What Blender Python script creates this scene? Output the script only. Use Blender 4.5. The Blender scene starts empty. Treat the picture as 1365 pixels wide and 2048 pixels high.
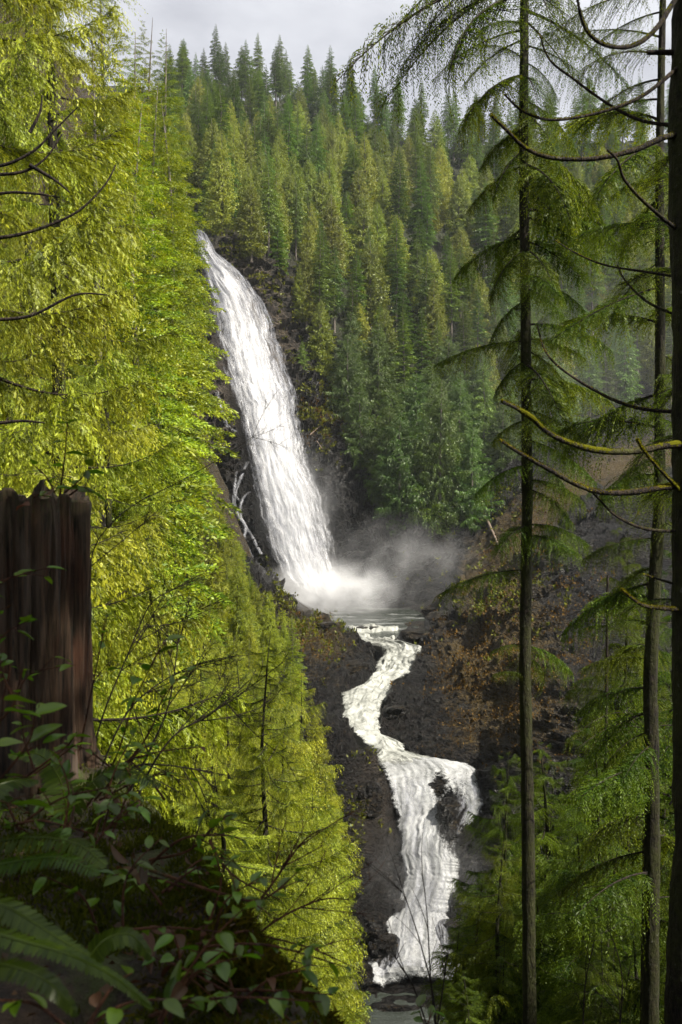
import bpy, bmesh, math, random
import numpy as np
from mathutils import Vector, Matrix

# ------------------------------------------------------------------ camera, sky, sun, exposure
S = bpy.context.scene
COL = S.collection
F, CX, CY = 1991.1, 682.5, 1024.0          # focal length and centre in photo pixels (35 mm lens, portrait)
cam_d = bpy.data.cameras.new("camera"); cam = bpy.data.objects.new("camera", cam_d); COL.objects.link(cam)
cam.location = (0, 0, 0); cam.rotation_euler = (math.radians(90), 0, 0)
cam_d.sensor_fit = 'VERTICAL'; cam_d.sensor_height = 36.0; cam_d.lens = 35.0
cam_d.clip_start = 0.05; cam_d.clip_end = 5000
cam_d.dof.use_dof = True; cam_d.dof.focus_distance = 60.0; cam_d.dof.aperture_fstop = 7.1
S.camera = cam

SUN_AZ, SUN_EL = math.radians(62), math.radians(50)     # sun behind the camera, to the right
sdir = Vector((math.sin(SUN_AZ)*math.cos(SUN_EL), -math.cos(SUN_AZ)*math.cos(SUN_EL), math.sin(SUN_EL)))
sl = bpy.data.lights.new("sun", 'SUN'); so = bpy.data.objects.new("sun", sl); COL.objects.link(so)
sl.energy = 5.0; sl.angle = math.radians(0.6); sl.color = (1.0, 0.93, 0.80)
so.rotation_euler = sdir.to_track_quat('Z', 'Y').to_euler()

W = bpy.data.worlds.new("World"); S.world = W; W.use_nodes = True
wn, wl = W.node_tree.nodes, W.node_tree.links
wn.clear()
def N(nt, typ, **kw):
    n = nt.nodes.new(typ)
    for k, v in kw.items():
        if k.startswith('i_'):
            n.inputs[k[2:].replace('_', ' ')].default_value = v
        else:
            setattr(n, k, v)
    return n
wt = W.node_tree
wo = N(wt, 'ShaderNodeOutputWorld'); wb = N(wt, 'ShaderNodeBackground'); wb.inputs['Strength'].default_value = 0.056
sky = N(wt, 'ShaderNodeTexSky', sky_type='NISHITA', sun_disc=False, sun_elevation=SUN_EL, sun_rotation=math.pi - SUN_AZ)
tc = N(wt, 'ShaderNodeTexCoord'); mp = N(wt, 'ShaderNodeMapping'); mp.inputs['Scale'].default_value = (1.0, 1.0, 2.2)
mp.inputs['Location'].default_value = (0.35, 0.2, 0.1)
cn = N(wt, 'ShaderNodeTexNoise'); cn.inputs['Scale'].default_value = 3.2; cn.inputs['Detail'].default_value = 6; cn.inputs['Roughness'].default_value = 0.5
cr = N(wt, 'ShaderNodeValToRGB')
cr.color_ramp.elements[0].position = 0.36; cr.color_ramp.elements[0].color = (3.8, 3.83, 4.1, 1)
cr.color_ramp.elements[1].position = 0.66; cr.color_ramp.elements[1].color = (7.6, 7.65, 7.8, 1)
mx = N(wt, 'ShaderNodeMix', data_type='RGBA'); mx.inputs[0].default_value = 0.9
wl.new(tc.outputs['Generated'], mp.inputs['Vector']); wl.new(mp.outputs[0], cn.inputs['Vector']); wl.new(cn.outputs['Fac'], cr.inputs[0])
wl.new(sky.outputs[0], mx.inputs[6]); wl.new(cr.outputs[0], mx.inputs[7]); wl.new(mx.outputs[2], wb.inputs['Color']); wl.new(wb.outputs[0], wo.inputs['Surface'])

S.view_settings.view_transform = 'Standard'; S.view_settings.look = 'None'
S.view_settings.exposure = 1.6; S.view_settings.gamma = 1.0; S.view_settings.use_curve_mapping = False
S.render.engine = 'CYCLES'
cy = S.cycles
cy.use_denoising = True; cy.denoiser = 'OPENIMAGEDENOISE'; cy.use_adaptive_sampling = True; cy.adaptive_threshold = 0.02
cy.max_bounces = 6; cy.diffuse_bounces = 2; cy.glossy_bounces = 2; cy.transmission_bounces = 3; cy.transparent_max_bounces = 12
cy.volume_bounces = 1; cy.volume_max_steps = 96; cy.sample_clamp_indirect = 4.0; cy.caustics_reflective = False; cy.caustics_refractive = False

# ------------------------------------------------------------------ helpers
rg = np.random.default_rng(7)
def P(px, py, Y): return np.array(((px-CX)/F*Y, Y, (CY-py)/F*Y))
def PY(z, Y): return CY - z*F/Y

def _h(ix, iy, iz, seed):
    h = (ix*374761393 + iy*668265263 + iz*1274126177 + seed*974634777) & 0xFFFFFFFF
    h = ((h ^ (h >> 13))*1274126177) & 0xFFFFFFFF
    h = (h ^ (h >> 16)) & 0xFFFFFF
    return h/float(0xFFFFFF)*2-1
def noise(p, scale=1.0, seed=0, octv=1, rough=0.5):
    p = np.asarray(p, float)*(1.0/scale); out = 0; amp = 1.0; tot = 0
    for o in range(octv):
        q = p*(2.0**o) + o*17.3; i = np.floor(q).astype(np.int64); f = q-i; u = f*f*(3-2*f)
        r = 0
        for dx in (0, 1):
            for dy in (0, 1):
                for dz in (0, 1):
                    w = (u[..., 0] if dx else 1-u[..., 0])*(u[..., 1] if dy else 1-u[..., 1])*(u[..., 2] if dz else 1-u[..., 2])
                    r = r + w*_h(i[..., 0]+dx, i[..., 1]+dy, i[..., 2]+dz, seed+o)
        out = out + amp*r; tot += amp; amp *= rough
    return out/tot
def norm(v): return v/(np.linalg.norm(v, axis=-1, keepdims=True)+1e-9)

def mesh(name, V, Fq=None, Ft=None, mats=(), mi=None, smooth=False, attrs=None, uv=None):
    V = np.asarray(V, np.float32).reshape(-1, 3)
    fq = np.zeros((0, 4), np.int32) if Fq is None else np.asarray(Fq, np.int32).reshape(-1, 4)
    ft = np.zeros((0, 3), np.int32) if Ft is None else np.asarray(Ft, np.int32).reshape(-1, 3)
    me = bpy.data.meshes.new(name)
    me.vertices.add(len(V)); me.vertices.foreach_set('co', V.ravel())
    li = np.concatenate([fq.ravel(), ft.ravel()]); me.loops.add(len(li)); me.loops.foreach_set('vertex_index', li)
    nf = len(fq)+len(ft)
    ls = np.concatenate([np.arange(len(fq))*4, len(fq)*4+np.arange(len(ft))*3]).astype(np.int32)
    me.polygons.add(nf); me.polygons.foreach_set('loop_start', ls)
    try: me.polygons.foreach_set('loop_total', np.concatenate([np.full(len(fq), 4), np.full(len(ft), 3)]).astype(np.int32))
    except Exception: pass
    for m in mats: me.materials.append(m)
    if mi is not None: me.polygons.foreach_set('material_index', np.asarray(mi, np.int32))
    me.polygons.foreach_set('use_smooth', np.full(nf, bool(smooth)))
    me.update(calc_edges=True)
    for k, a in (attrs or {}).items():
        at = me.attributes.new(k, 'FLOAT', 'POINT'); at.data.foreach_set('value', np.asarray(a, np.float32).ravel())
    if uv is not None:
        ul = me.uv_layers.new(name='UVMap'); ul.data.foreach_set('uv', np.asarray(uv, np.float32)[li].ravel())
    me.validate()
    return me
def obj(name, me, parent=None, loc=None):
    o = bpy.data.objects.new(name, me); COL.objects.link(o)
    if parent is not None: o.parent = parent
    if loc is not None: o.location = loc
    return o
def tag(o, label=None, cat=None, group=None, kind=None):
    if label: o['label'] = label
    if cat: o['category'] = cat
    if group: o['group'] = group
    if kind: o['kind'] = kind
    return o
def empty(name, loc, rz=0.0, sc=1.0, **kw):
    o = bpy.data.objects.new(name, None); COL.objects.link(o); o.location = loc; o.rotation_euler = (0, 0, rz); o.scale = (sc, sc, sc)
    o.empty_display_size = 0.1
    return tag(o, **kw)
def grid_faces(nr, nc, closed=False):
    r = np.arange(nr-1)[:, None]; c = np.arange(nc if closed else nc-1)[None, :]
    c2 = (c+1) % nc
    return np.stack(np.broadcast_arrays(r*nc+c, r*nc+c2, (r+1)*nc+c2, (r+1)*nc+c), -1).reshape(-1, 4)
def smooth_path(pts, n):
    pts = np.asarray(pts, float); k = len(pts); t = np.linspace(0, k-1, n); out = np.zeros((n, pts.shape[1]))
    for j, tt in enumerate(t):
        i = min(int(tt), k-2); f = tt-i
        p0 = pts[max(i-1, 0)]; p1 = pts[i]; p2 = pts[i+1]; p3 = pts[min(i+2, k-1)]
        out[j] = 0.5*((2*p1)+(-p0+p2)*f+(2*p0-5*p1+4*p2-p3)*f*f+(-p0+3*p1-3*p2+p3)*f**3)
    return out
def tube(path, rad, sides=8, rough=0.0, rs=0.05, seed=0, cap=True):
    """tapered tube along path -> verts, quads, uv"""
    path = np.asarray(path, float); n = len(path); rad = np.broadcast_to(np.asarray(rad, float), (n,))
    T = norm(np.gradient(path, axis=0)); ref = np.array((0.0, 0, 1)) if abs(T[:, 2]).mean() < 0.7 else np.array((1.0, 0, 0))
    A = norm(np.cross(T, ref)); B = np.cross(T, A)
    th = np.linspace(0, 2*np.pi, sides, endpoint=False)
    V = path[:, None]+rad[:, None, None]*(np.cos(th)[None, :, None]*A[:, None]+np.sin(th)[None, :, None]*B[:, None])
    if rough > 0:
        nn = noise(V/np.array((1, 1, 3.0)), rs, seed, 2); V = V+(V-path[:, None])*(rough*nn[..., None])
    return V.reshape(-1, 3), grid_faces(n, sides, True)
class Soup:
    def __init__(s): s.V, s.Q, s.T, s.A, s.MQ, s.MT, s.n = [], [], [], [], [], [], 0
    def add(s, V, Q=None, T=None, a=0.5, m=0):
        V = np.asarray(V, float).reshape(-1, 3)
        if Q is not None and len(Q): s.Q.append(np.asarray(Q)+s.n); s.MQ.append(np.full(len(Q), m))
        if T is not None and len(T): s.T.append(np.asarray(T)+s.n); s.MT.append(np.full(len(T), m))
        s.V.append(V); s.A.append(np.broadcast_to(np.asarray(a, float), (len(V),))); s.n += len(V)
    def arrays(s):
        V = np.concatenate(s.V); Q = np.concatenate(s.Q) if s.Q else np.zeros((0, 4), int); T = np.concatenate(s.T) if s.T else np.zeros((0, 3), int)
        return V, Q, T, np.concatenate(s.A), np.concatenate(s.MQ+s.MT)
    def mesh(s, name, mats, smooth=False):
        V, Q, T, A, M = s.arrays(); return mesh(name, V, Q, T, mats, M, smooth, {'tint': A})

# ------------------------------------------------------------------ materials
def newmat(name):
    m = bpy.data.materials.new(name); m.use_nodes = True; m.node_tree.nodes.clear()
    return m, m.node_tree, N(m.node_tree, 'ShaderNodeOutputMaterial')
def rgba(c): return (c[0], c[1], c[2], 1.0)
def mixc(nt, fac, a, b, blend='MIX'):
    n = N(nt, 'ShaderNodeMix', data_type='RGBA', blend_type=blend)
    for sock, v in ((n.inputs[0], fac), (n.inputs[6], a), (n.inputs[7], b)):
        if isinstance(v, bpy.types.NodeSocket): nt.links.new(v, sock)
        elif isinstance(v, (int, float)): sock.default_value = v
        else: sock.default_value = rgba(v)
    return n.outputs[2]
def mth(nt, op, a, b=None, c=None, clamp=False):
    n = N(nt, 'ShaderNodeMath', operation=op, use_clamp=clamp)
    for i, v in enumerate((a, b, c)):
        if v is None: continue
        if isinstance(v, bpy.types.NodeSocket): nt.links.new(v, n.inputs[i])
        else: n.inputs[i].default_value = v
    return n.outputs[0]
def ramp(nt, v, lo, hi):
    n = N(nt, 'ShaderNodeMapRange', clamp=True); nt.links.new(v, n.inputs[0]); n.inputs[1].default_value = lo; n.inputs[2].default_value = hi
    return n.outputs[0]
def nz(nt, scale, detail=4, rough=0.55, vec=None, sc=None, dist=0.0):
    n = N(nt, 'ShaderNodeTexNoise'); n.inputs['Scale'].default_value = scale; n.inputs['Detail'].default_value = detail
    n.inputs['Roughness'].default_value = rough; n.inputs['Distortion'].default_value = dist
    if vec is None: vec = N(nt, 'ShaderNodeTexCoord').outputs['Object']
    if sc is not None:
        m = N(nt, 'ShaderNodeMapping'); m.inputs['Scale'].default_value = sc; nt.links.new(vec, m.inputs[0]); vec = m.outputs[0]
    nt.links.new(vec, n.inputs['Vector']); return n.outputs['Fac']
def attr(nt, name):
    a = N(nt, 'ShaderNodeAttribute', attribute_name=name); return a.outputs['Fac']

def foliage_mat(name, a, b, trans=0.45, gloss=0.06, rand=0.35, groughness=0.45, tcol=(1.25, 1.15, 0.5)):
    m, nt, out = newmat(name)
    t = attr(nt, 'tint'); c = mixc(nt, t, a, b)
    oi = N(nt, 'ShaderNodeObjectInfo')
    v = mth(nt, 'MULTIPLY_ADD', oi.outputs['Random'], rand*2, 1-rand)
    c = mixc(nt, 1.0, c, N(nt, 'ShaderNodeCombineColor').outputs[0], 'MULTIPLY')
    cc = nt.nodes[-2] if False else [n for n in nt.nodes if n.bl_idname == 'ShaderNodeCombineColor'][0]
    for i in range(3): nt.links.new(v, cc.inputs[i])
    hs = N(nt, 'ShaderNodeHueSaturation'); nt.links.new(c, hs.inputs['Color'])
    nt.links.new(mth(nt, 'MULTIPLY_ADD', mth(nt, 'FRACT', mth(nt, 'MULTIPLY', oi.outputs['Random'], 7.31)), 0.035, 0.483), hs.inputs['Hue'])
    c = hs.outputs[0]
    d = N(nt, 'ShaderNodeBsdfDiffuse'); tr = N(nt, 'ShaderNodeBsdfTranslucent'); g = N(nt, 'ShaderNodeBsdfGlossy'); g.inputs['Roughness'].default_value = groughness
    g.inputs['Color'].default_value = (0.9, 0.95, 0.8, 1)
    nt.links.new(c, d.inputs[0]); nt.links.new(mixc(nt, 1.0, c, tcol, 'MULTIPLY'), tr.inputs[0])
    m1 = N(nt, 'ShaderNodeMixShader'); m1.inputs[0].default_value = trans; nt.links.new(d.outputs[0], m1.inputs[1]); nt.links.new(tr.outputs[0], m1.inputs[2])
    m2 = N(nt, 'ShaderNodeMixShader'); m2.inputs[0].default_value = gloss; nt.links.new(m1.outputs[0], m2.inputs[1]); nt.links.new(g.outputs[0], m2.inputs[2])
    nt.links.new(m2.outputs[0], out.inputs['Surface']); return m
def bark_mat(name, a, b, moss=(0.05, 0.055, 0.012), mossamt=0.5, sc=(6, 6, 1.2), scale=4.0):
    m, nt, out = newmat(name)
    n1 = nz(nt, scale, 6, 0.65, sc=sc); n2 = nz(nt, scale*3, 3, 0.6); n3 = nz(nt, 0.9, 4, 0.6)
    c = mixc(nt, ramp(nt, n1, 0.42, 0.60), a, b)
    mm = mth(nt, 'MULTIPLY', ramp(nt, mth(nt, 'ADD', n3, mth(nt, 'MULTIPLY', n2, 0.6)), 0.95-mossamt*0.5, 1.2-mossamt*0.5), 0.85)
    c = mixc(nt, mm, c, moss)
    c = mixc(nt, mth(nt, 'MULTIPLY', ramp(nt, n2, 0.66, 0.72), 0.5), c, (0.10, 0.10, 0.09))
    p = N(nt, 'ShaderNodeBsdfPrincipled'); p.inputs['Roughness'].default_value = 0.9; p.inputs['Specular IOR Level'].default_value = 0.2
    nt.links.new(c, p.inputs['Base Color'])
    bp = N(nt, 'ShaderNodeBump'); bp.inputs['Strength'].default_value = 1.0; bp.inputs['Distance'].default_value = 0.05
    nt.links.new(mth(nt, 'ADD', n1, mth(nt, 'MULTIPLY', n2, 0.5)), bp.inputs['Height']); nt.links.new(bp.outputs[0], p.inputs['Normal'])
    nt.links.new(p.outputs[0], out.inputs['Surface']); return m

M_far_fir = foliage_mat('far fir needles', (0.028, 0.060, 0.008), (0.100, 0.160, 0.018), 0.3, 0.02, 0.4)
M_far_cedar = foliage_mat('far cedar sprays', (0.060, 0.090, 0.008), (0.200, 0.225, 0.018), 0.35, 0.02, 0.35)
M_dark_cedar = foliage_mat('deep green cedar sprays', (0.014, 0.038, 0.003), (0.085, 0.140, 0.011), 0.35, 0.03, 0.25)  # deeper green than the other cedars, the sprays' own colour
M_slope_fir = foliage_mat('slope fir needles', (0.035, 0.070, 0.005), (0.250, 0.295, 0.016), 0.38, 0.02, 0.25)
M_cedar = foliage_mat('near cedar sprays', (0.035, 0.060, 0.004), (0.330, 0.362, 0.018), 0.38, 0.02, 0.2, 0.5, (1.15, 1.15, .5))
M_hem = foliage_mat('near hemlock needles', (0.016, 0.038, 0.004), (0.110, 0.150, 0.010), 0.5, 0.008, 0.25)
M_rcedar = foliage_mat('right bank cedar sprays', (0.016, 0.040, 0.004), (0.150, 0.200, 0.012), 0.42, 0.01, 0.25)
M_leaf = foliage_mat('salal leaves', (0.034, 0.075, 0.006), (0.095, 0.170, 0.010), 0.4, 0.035, 0.4, 0.3, (1.2, 1.3, .5))
M_fern = foliage_mat('fern pinnae', (0.018, 0.040, 0.003), (0.055, 0.095, 0.006), 0.4, 0.02, 0.3, 0.3)
M_mossleaf = foliage_mat('moss tufts', (0.035, 0.036, 0.005), (0.150, 0.135, 0.012), 0.35, 0.0, 0.3)
M_dead = foliage_mat('dead brown leaves', (0.022, 0.011, 0.006), (0.085, 0.040, 0.022), 0.3, 0.02, 0.4, 0.4, (1, .8, .6))
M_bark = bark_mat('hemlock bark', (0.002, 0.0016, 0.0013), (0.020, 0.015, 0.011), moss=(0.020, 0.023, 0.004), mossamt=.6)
M_limb = bark_mat('dark limb bark', (0.006, 0.0045, 0.004), (0.026, 0.018, 0.013), mossamt=0.2)
M_farbark = bark_mat('far grey bark', (0.06, 0.05, 0.045), (0.16, 0.14, 0.12), mossamt=0.1)
M_red = bark_mat('red twig bark', (0.035, 0.014, 0.008), (0.09, 0.038, 0.018), mossamt=0.1)
M_log = bark_mat('bleached driftwood', (0.05, 0.036, 0.028), (0.15, 0.115, 0.09), mossamt=0.0)

def rock_mat():
    m, nt, out = newmat('wet layered rock')
    w = attr(nt, 'moss'); g = attr(nt, 'pale'); sf = attr(nt, 'soil')
    n1 = nz(nt, 0.35, 8, 0.62, sc=(1, 1, 2.2), dist=0.6); n2 = nz(nt, 1.6, 6, 0.65, sc=(1, 1, 2.5)); n3 = nz(nt, 5.0, 4, 0.6)
    n4 = nz(nt, 0.9, 5, 0.6, sc=(1, 1, 3.0), dist=1.2); n5 = nz(nt, 2.6, 4, 0.6, sc=(1, 1, 2.4), dist=1.0)
    crack = mth(nt, 'MULTIPLY', ramp(nt, mth(nt, 'ABSOLUTE', mth(nt, 'SUBTRACT', n4, 0.5)), 0.0, 0.035), ramp(nt, mth(nt, 'ABSOLUTE', mth(nt, 'SUBTRACT', n5, 0.5)), -0.01, 0.03))
    dark = mixc(nt, ramp(nt, n2, 0.43, 0.60), (0.001, 0.001, 0.001), (0.015, 0.013, 0.0122))
    pale = mixc(nt, ramp(nt, n1, 0.35, 0.62), (0.036, 0.026, 0.017), (0.17, 0.135, 0.105))
    pale = mixc(nt, ramp(nt, n3, 0.42, 0.62), mixc(nt, 0.75, pale, (0.02, 0.016, 0.012)), pale)
    c = mixc(nt, g, dark, pale)
    c = mixc(nt, crack, (0.003, 0.003, 0.003), c)
    br = mixc(nt, ramp(nt, n3, 0.35, 0.7), (0.012, 0.008, 0.003), (0.110, 0.072, 0.016))
    n6 = nz(nt, 7.0, 4, 0.7)
    ms = mth(nt, 'MULTIPLY_ADD', n6, 2.6, mth(nt, 'MULTIPLY_ADD', n2, 2.0, mth(nt, 'MULTIPLY', n1, 1.6)))
    mo = ramp(nt, mth(nt, 'ADD', mth(nt, 'MULTIPLY', w, 1.15), mth(nt, 'SUBTRACT', ms, 3.1)), 0.45, 0.95)
    mo = mth(nt, 'MULTIPLY', mo, mth(nt, 'MULTIPLY_ADD', crack, 0.7, 0.3))
    c = mixc(nt, mth(nt, 'MULTIPLY', mo, 0.92), c, br)
    soil = mixc(nt, ramp(nt, n2, 0.35, 0.7), (0.010, 0.014, 0.006), (0.036, 0.042, 0.014))
    c = mixc(nt, sf, c, soil)
    p = N(nt, 'ShaderNodeBsdfPrincipled'); nt.links.new(c, p.inputs['Base Color'])
    nt.links.new(mth(nt, 'MULTIPLY_ADD', mth(nt, 'MAXIMUM', mth(nt, 'MAXIMUM', mo, sf), g), 0.55, 0.30), p.inputs['Roughness'])
    p.inputs['Specular IOR Level'].default_value = 0.2
    bp = N(nt, 'ShaderNodeBump'); bp.inputs['Strength'].default_value = 1.0; bp.inputs['Distance'].default_value = 1.1
    nt.links.new(mth(nt, 'ADD', n2, mth(nt, 'MULTIPLY', n3, 0.4)), bp.inputs['Height']); nt.links.new(bp.outputs[0], p.inputs['Normal'])
    nt.links.new(p.outputs[0], out.inputs['Surface']); return m
M_rock = rock_mat()

def ground_mat():
    m, nt, out = newmat('forest floor')
    n1 = nz(nt, 2.5, 6, 0.6); n2 = nz(nt, 14, 5, 0.65); n3 = nz(nt, 50, 3, 0.6)
    c = mixc(nt, ramp(nt, n2, 0.35, 0.7), (0.010, 0.007, 0.005), (0.045, 0.028, 0.016))
    c = mixc(nt, ramp(nt, mth(nt, 'ADD', n1, mth(nt, 'MULTIPLY', n3, 0.25)), 0.58, 0.72), c, (0.030, 0.038, 0.007))
    p = N(nt, 'ShaderNodeBsdfPrincipled'); nt.links.new(c, p.inputs['Base Color']); p.inputs['Roughness'].default_value = 0.8; p.inputs['Specular IOR Level'].default_value = 0.3
    bp = N(nt, 'ShaderNodeBump'); bp.inputs['Strength'].default_value = 1.0; bp.inputs['Distance'].default_value = 0.02
    nt.links.new(mth(nt, 'ADD', n2, mth(nt, 'MULTIPLY', n3, 0.5)), bp.inputs['Height']); nt.links.new(bp.outputs[0], p.inputs['Normal'])
    nt.links.new(p.outputs[0], out.inputs['Surface']); return m
M_ground = ground_mat()

def fall_mat(name, fu, fv, soft=0.30, tint=(0.60, 0.61, 0.64), dark=(0.26, 0.27, 0.31), seed=0.0, churn=0.0, wst=3.8):
    """white water: streaks run along the flow (uv.x across in metres, uv.y along in metres); thin water lets the rock show"""
    m, nt, out = newmat(name)
    uv = N(nt, 'ShaderNodeTexCoord').outputs['UV']
    mp = N(nt, 'ShaderNodeMapping'); mp.inputs['Location'].default_value = (seed*3.1, seed*7.7, seed); nt.links.new(uv, mp.inputs[0]); uv = mp.outputs[0]
    a = nz(nt, 1.0, 8, 0.72, uv, (fu, fv, 1), dist=0.25+churn); b = nz(nt, 1.0, 6, 0.7, uv, (fu*3.1, fv*3.6, 1), dist=0.3+churn); c2 = nz(nt, 1.0, 4, 0.6, uv, (fu*0.28, fv*0.5, 1), dist=.6)
    dens = attr(nt, 'dens')
    c3 = nz(nt, 1.0, 4, 0.7, uv, (fu*5, fv*22, 1))
    n = mth(nt, 'ADD', mth(nt, 'MULTIPLY', a, 0.42), mth(nt, 'MULTIPLY_ADD', b, 0.32, mth(nt, 'MULTIPLY', c3, .26)))
    al = ramp(nt, mth(nt, 'ADD', mth(nt, 'MULTIPLY', dens, 1.0), mth(nt, 'SUBTRACT', mth(nt, 'MULTIPLY', n, wst), .5+wst/2)), 0.0, soft)
    sh = ramp(nt, mth(nt, 'ADD', mth(nt, 'ADD', mth(nt, 'MULTIPLY', n, 2.6), mth(nt, 'MULTIPLY', c2, 1.7)), mth(nt, 'MULTIPLY', dens, 0.3)), 1.95, 2.75)
    col = mixc(nt, sh, dark, tint)
    d = N(nt, 'ShaderNodeBsdfDiffuse'); nt.links.new(col, d.inputs[0])
    tr = N(nt, 'ShaderNodeBsdfTranslucent'); nt.links.new(col, tr.inputs[0])
    g = N(nt, 'ShaderNodeBsdfGlossy'); g.inputs['Roughness'].default_value = 0.35
    bp = N(nt, 'ShaderNodeBump'); bp.inputs['Strength'].default_value = 0.5; bp.inputs['Distance'].default_value = 0.5
    nt.links.new(n, bp.inputs['Height'])
    for s in (d, g): nt.links.new(bp.outputs[0], s.inputs['Normal'])
    m1 = N(nt, 'ShaderNodeMixShader'); m1.inputs[0].default_value = 0.25; nt.links.new(d.outputs[0], m1.inputs[1]); nt.links.new(tr.outputs[0], m1.inputs[2])
    m2 = N(nt, 'ShaderNodeMixShader'); m2.inputs[0].default_value = 0.05; nt.links.new(m1.outputs[0], m2.inputs[1]); nt.links.new(g.outputs[0], m2.inputs[2])
    t = N(nt, 'ShaderNodeBsdfTransparent'); m3 = N(nt, 'ShaderNodeMixShader'); nt.links.new(al, m3.inputs[0]); nt.links.new(t.outputs[0], m3.inputs[1]); nt.links.new(m2.outputs[0], m3.inputs[2])
    nt.links.new(m3.outputs[0], out.inputs['Surface']); return m
def pool_mat():
    m, nt, out = newmat('dark pool water')
    n = nz(nt, 0.8, 6, 0.65, sc=(0.5, 1.6, 1)); n2 = nz(nt, 0.15, 4, 0.6, sc=(0.6, 1.6, 1))
    foam = ramp(nt, mth(nt, 'ADD', mth(nt, 'MULTIPLY', n, 0.6), mth(nt, 'MULTIPLY', n2, 0.6)), 0.64, 0.78)
    c = mixc(nt, foam, (0.02, 0.024, 0.02), (0.32, 0.33, 0.33))
    p = N(nt, 'ShaderNodeBsdfPrincipled'); nt.links.new(c, p.inputs['Base Color']); p.inputs['Roughness'].default_value = 0.22
    bp = N(nt, 'ShaderNodeBump'); bp.inputs['Strength'].default_value = 0.7; bp.inputs['Distance'].default_value = 0.3
    nt.links.new(n, bp.inputs['Height']); nt.links.new(bp.outputs[0], p.inputs['Normal']); nt.links.new(p.outputs[0], out.inputs['Surface']); return m

# ------------------------------------------------------------------ far terrain: gorge, cliff and wooded hill
XC = np.array([-700, -300, 0, 200, 400, 450, 520, 580, 640, 700, 760, 800, 850, 900, 960, 1060, 1150, 1200, 1365, 1600, 2100], float)
POOLZ = -21.0
def zz(z, Y): return (PY(z, Y), Y)
def row(d):
    ks = sorted(d); return (np.interp(XC, ks, [d[k][0] for k in ks]), np.interp(XC, ks, [d[k][1] for k in ks]))
ROWS = [
 row({0: (2500, 66), 1365: (2500, 66)}),
 row({0: (2035, 84), 640: (2030, 84), 700: zz(-44.2, 88), 950: zz(-44.2, 88), 1000: (1960, 86), 1365: (1900, 84)}),
 row({0: (1900, 92), 640: (1930, 90), 700: (1930, 90), 760: (1960, 92), 950: (1955, 92), 1000: (1900, 90), 1365: (1800, 86)}),
 row({0: (1700, 98), 640: (1700, 93), 700: (1690, 94), 780: (1720, 99), 940: (1690, 97), 1000: (1640, 95), 1365: (1500, 90)}),
 row({0: (1450, 112), 600: (1450, 108), 700: (1500, 106), 760: (1535, 106), 800: (1540, 106), 960: (1540, 105), 1000: (1490, 103), 1100: (1440, 100), 1365: (1350, 95)}),
 row({0: (1300, 140), 600: (1310, 135), 700: (1395, 126), 760: (1400, 126), 800: (1400, 124), 900: (1400, 120), 1000: (1330, 122), 1060: (1260, 125), 1200: (1150, 130), 1365: (1100, 130)}),
 row({0: (1120, 175), 450: (1120, 172), 560: (1185, 168), 620: (1235, 166), 700: (1285, 165), 760: (1290, 160), 830: (1285, 158), 900: (1238, 160), 960: (1195, 158), 1010: (1165, 156), 1060: (1115, 152), 1120: (1050, 152), 1200: (1000, 158), 1365: (950, 165), 1700: (900, 170)}),
 row({0: (1100, 190), 450: (1112, 190), 560: (1180, 190), 620: (1232, 188), 660: zz(-21.6, 186), 800: zz(-21.6, 182), 850: zz(-21.7, 188), 880: (1236, 192), 920: (1205, 198), 960: (1185, 200), 1060: (1095, 206), 1200: (985, 214), 1365: (935, 222), 1700: (880, 235)}),
 row({0: (1085, 215), 450: (1100, 221), 560: (1178, 221), 640: zz(-21.6, 222), 830: zz(-21.6, 220), 880: (1200, 221), 960: (1110, 222), 1060: (1000, 226), 1200: (920, 238), 1365: (880, 250), 1700: (850, 270)}),
 row({0: (850, 228), 400: (850, 231), 600: (900, 236), 650: (960, 234), 700: (1020, 231), 760: (1065, 229), 850: (1078, 229), 950: (1055, 232), 1060: (960, 238), 1200: (870, 255), 1365: (840, 270), 1700: (800, 290)}),
 row({0: (520, 246), 400: (492, 248), 430: (472, 249), 470: (470, 251), 520: (500, 256), 580: (570, 262), 640: (660, 262), 700: (760, 262), 800: (850, 258), 950: (830, 264), 1060: (800, 275), 1200: (760, 290), 1365: (740, 300), 1700: (700, 310)}),
 row({0: (330, 330), 400: (385, 330), 600: (430, 340), 800: (480, 350), 1000: (520, 360), 1200: (550, 370), 1365: (550, 375), 1700: (540, 390)}),
 row({-300: (130, 490), 0: (150, 490), 300: (185, 500), 400: (195, 500), 600: (205, 500), 680: (230, 500), 760: (262, 495), 850: (292, 495), 950: (300, 490), 1060: (290, 490), 1200: (285, 490), 1365: (285, 490), 1700: (285, 500)}),
]
SUB = [16, 14, 50, 50, 42, 56, 5, 14, 60, 90, 36, 36]
cols = np.concatenate([np.arange(-700, 360, 20.0), np.arange(360, 1260, 4.0), np.arange(1260, 2101, 20.0)])
def smooth_row(a):
    xs = np.arange(-700, 2101, 5.0); v = np.interp(xs, XC, a); k = np.exp(-np.linspace(-2, 2, 13)**2); k /= k.sum()
    v = np.convolve(np.pad(v, 6, 'edge'), k, 'valid'); return np.interp(cols, xs, v)
RP = [smooth_row(r[0]) for r in ROWS]; RY = [smooth_row(r[1]) for r in ROWS]
gp, gy, gr = [], [], []
for i in range(len(ROWS)-1):
    for s in range(SUB[i]):
        f = s/SUB[i]; gp.append(RP[i]*(1-f)+RP[i+1]*f); gy.append(RY[i]*(1-f)+RY[i+1]*f); gr.append(i+f)
gp.append(RP[-1]); gy.append(RY[-1]); gr.append(len(ROWS)-1.0)
GP, GY, GR = np.array(gp), np.array(gy), np.array(gr)
for r in range(1, len(GP)): GP[r] = np.minimum(GP[r], GP[r-1]-0.05)
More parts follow.
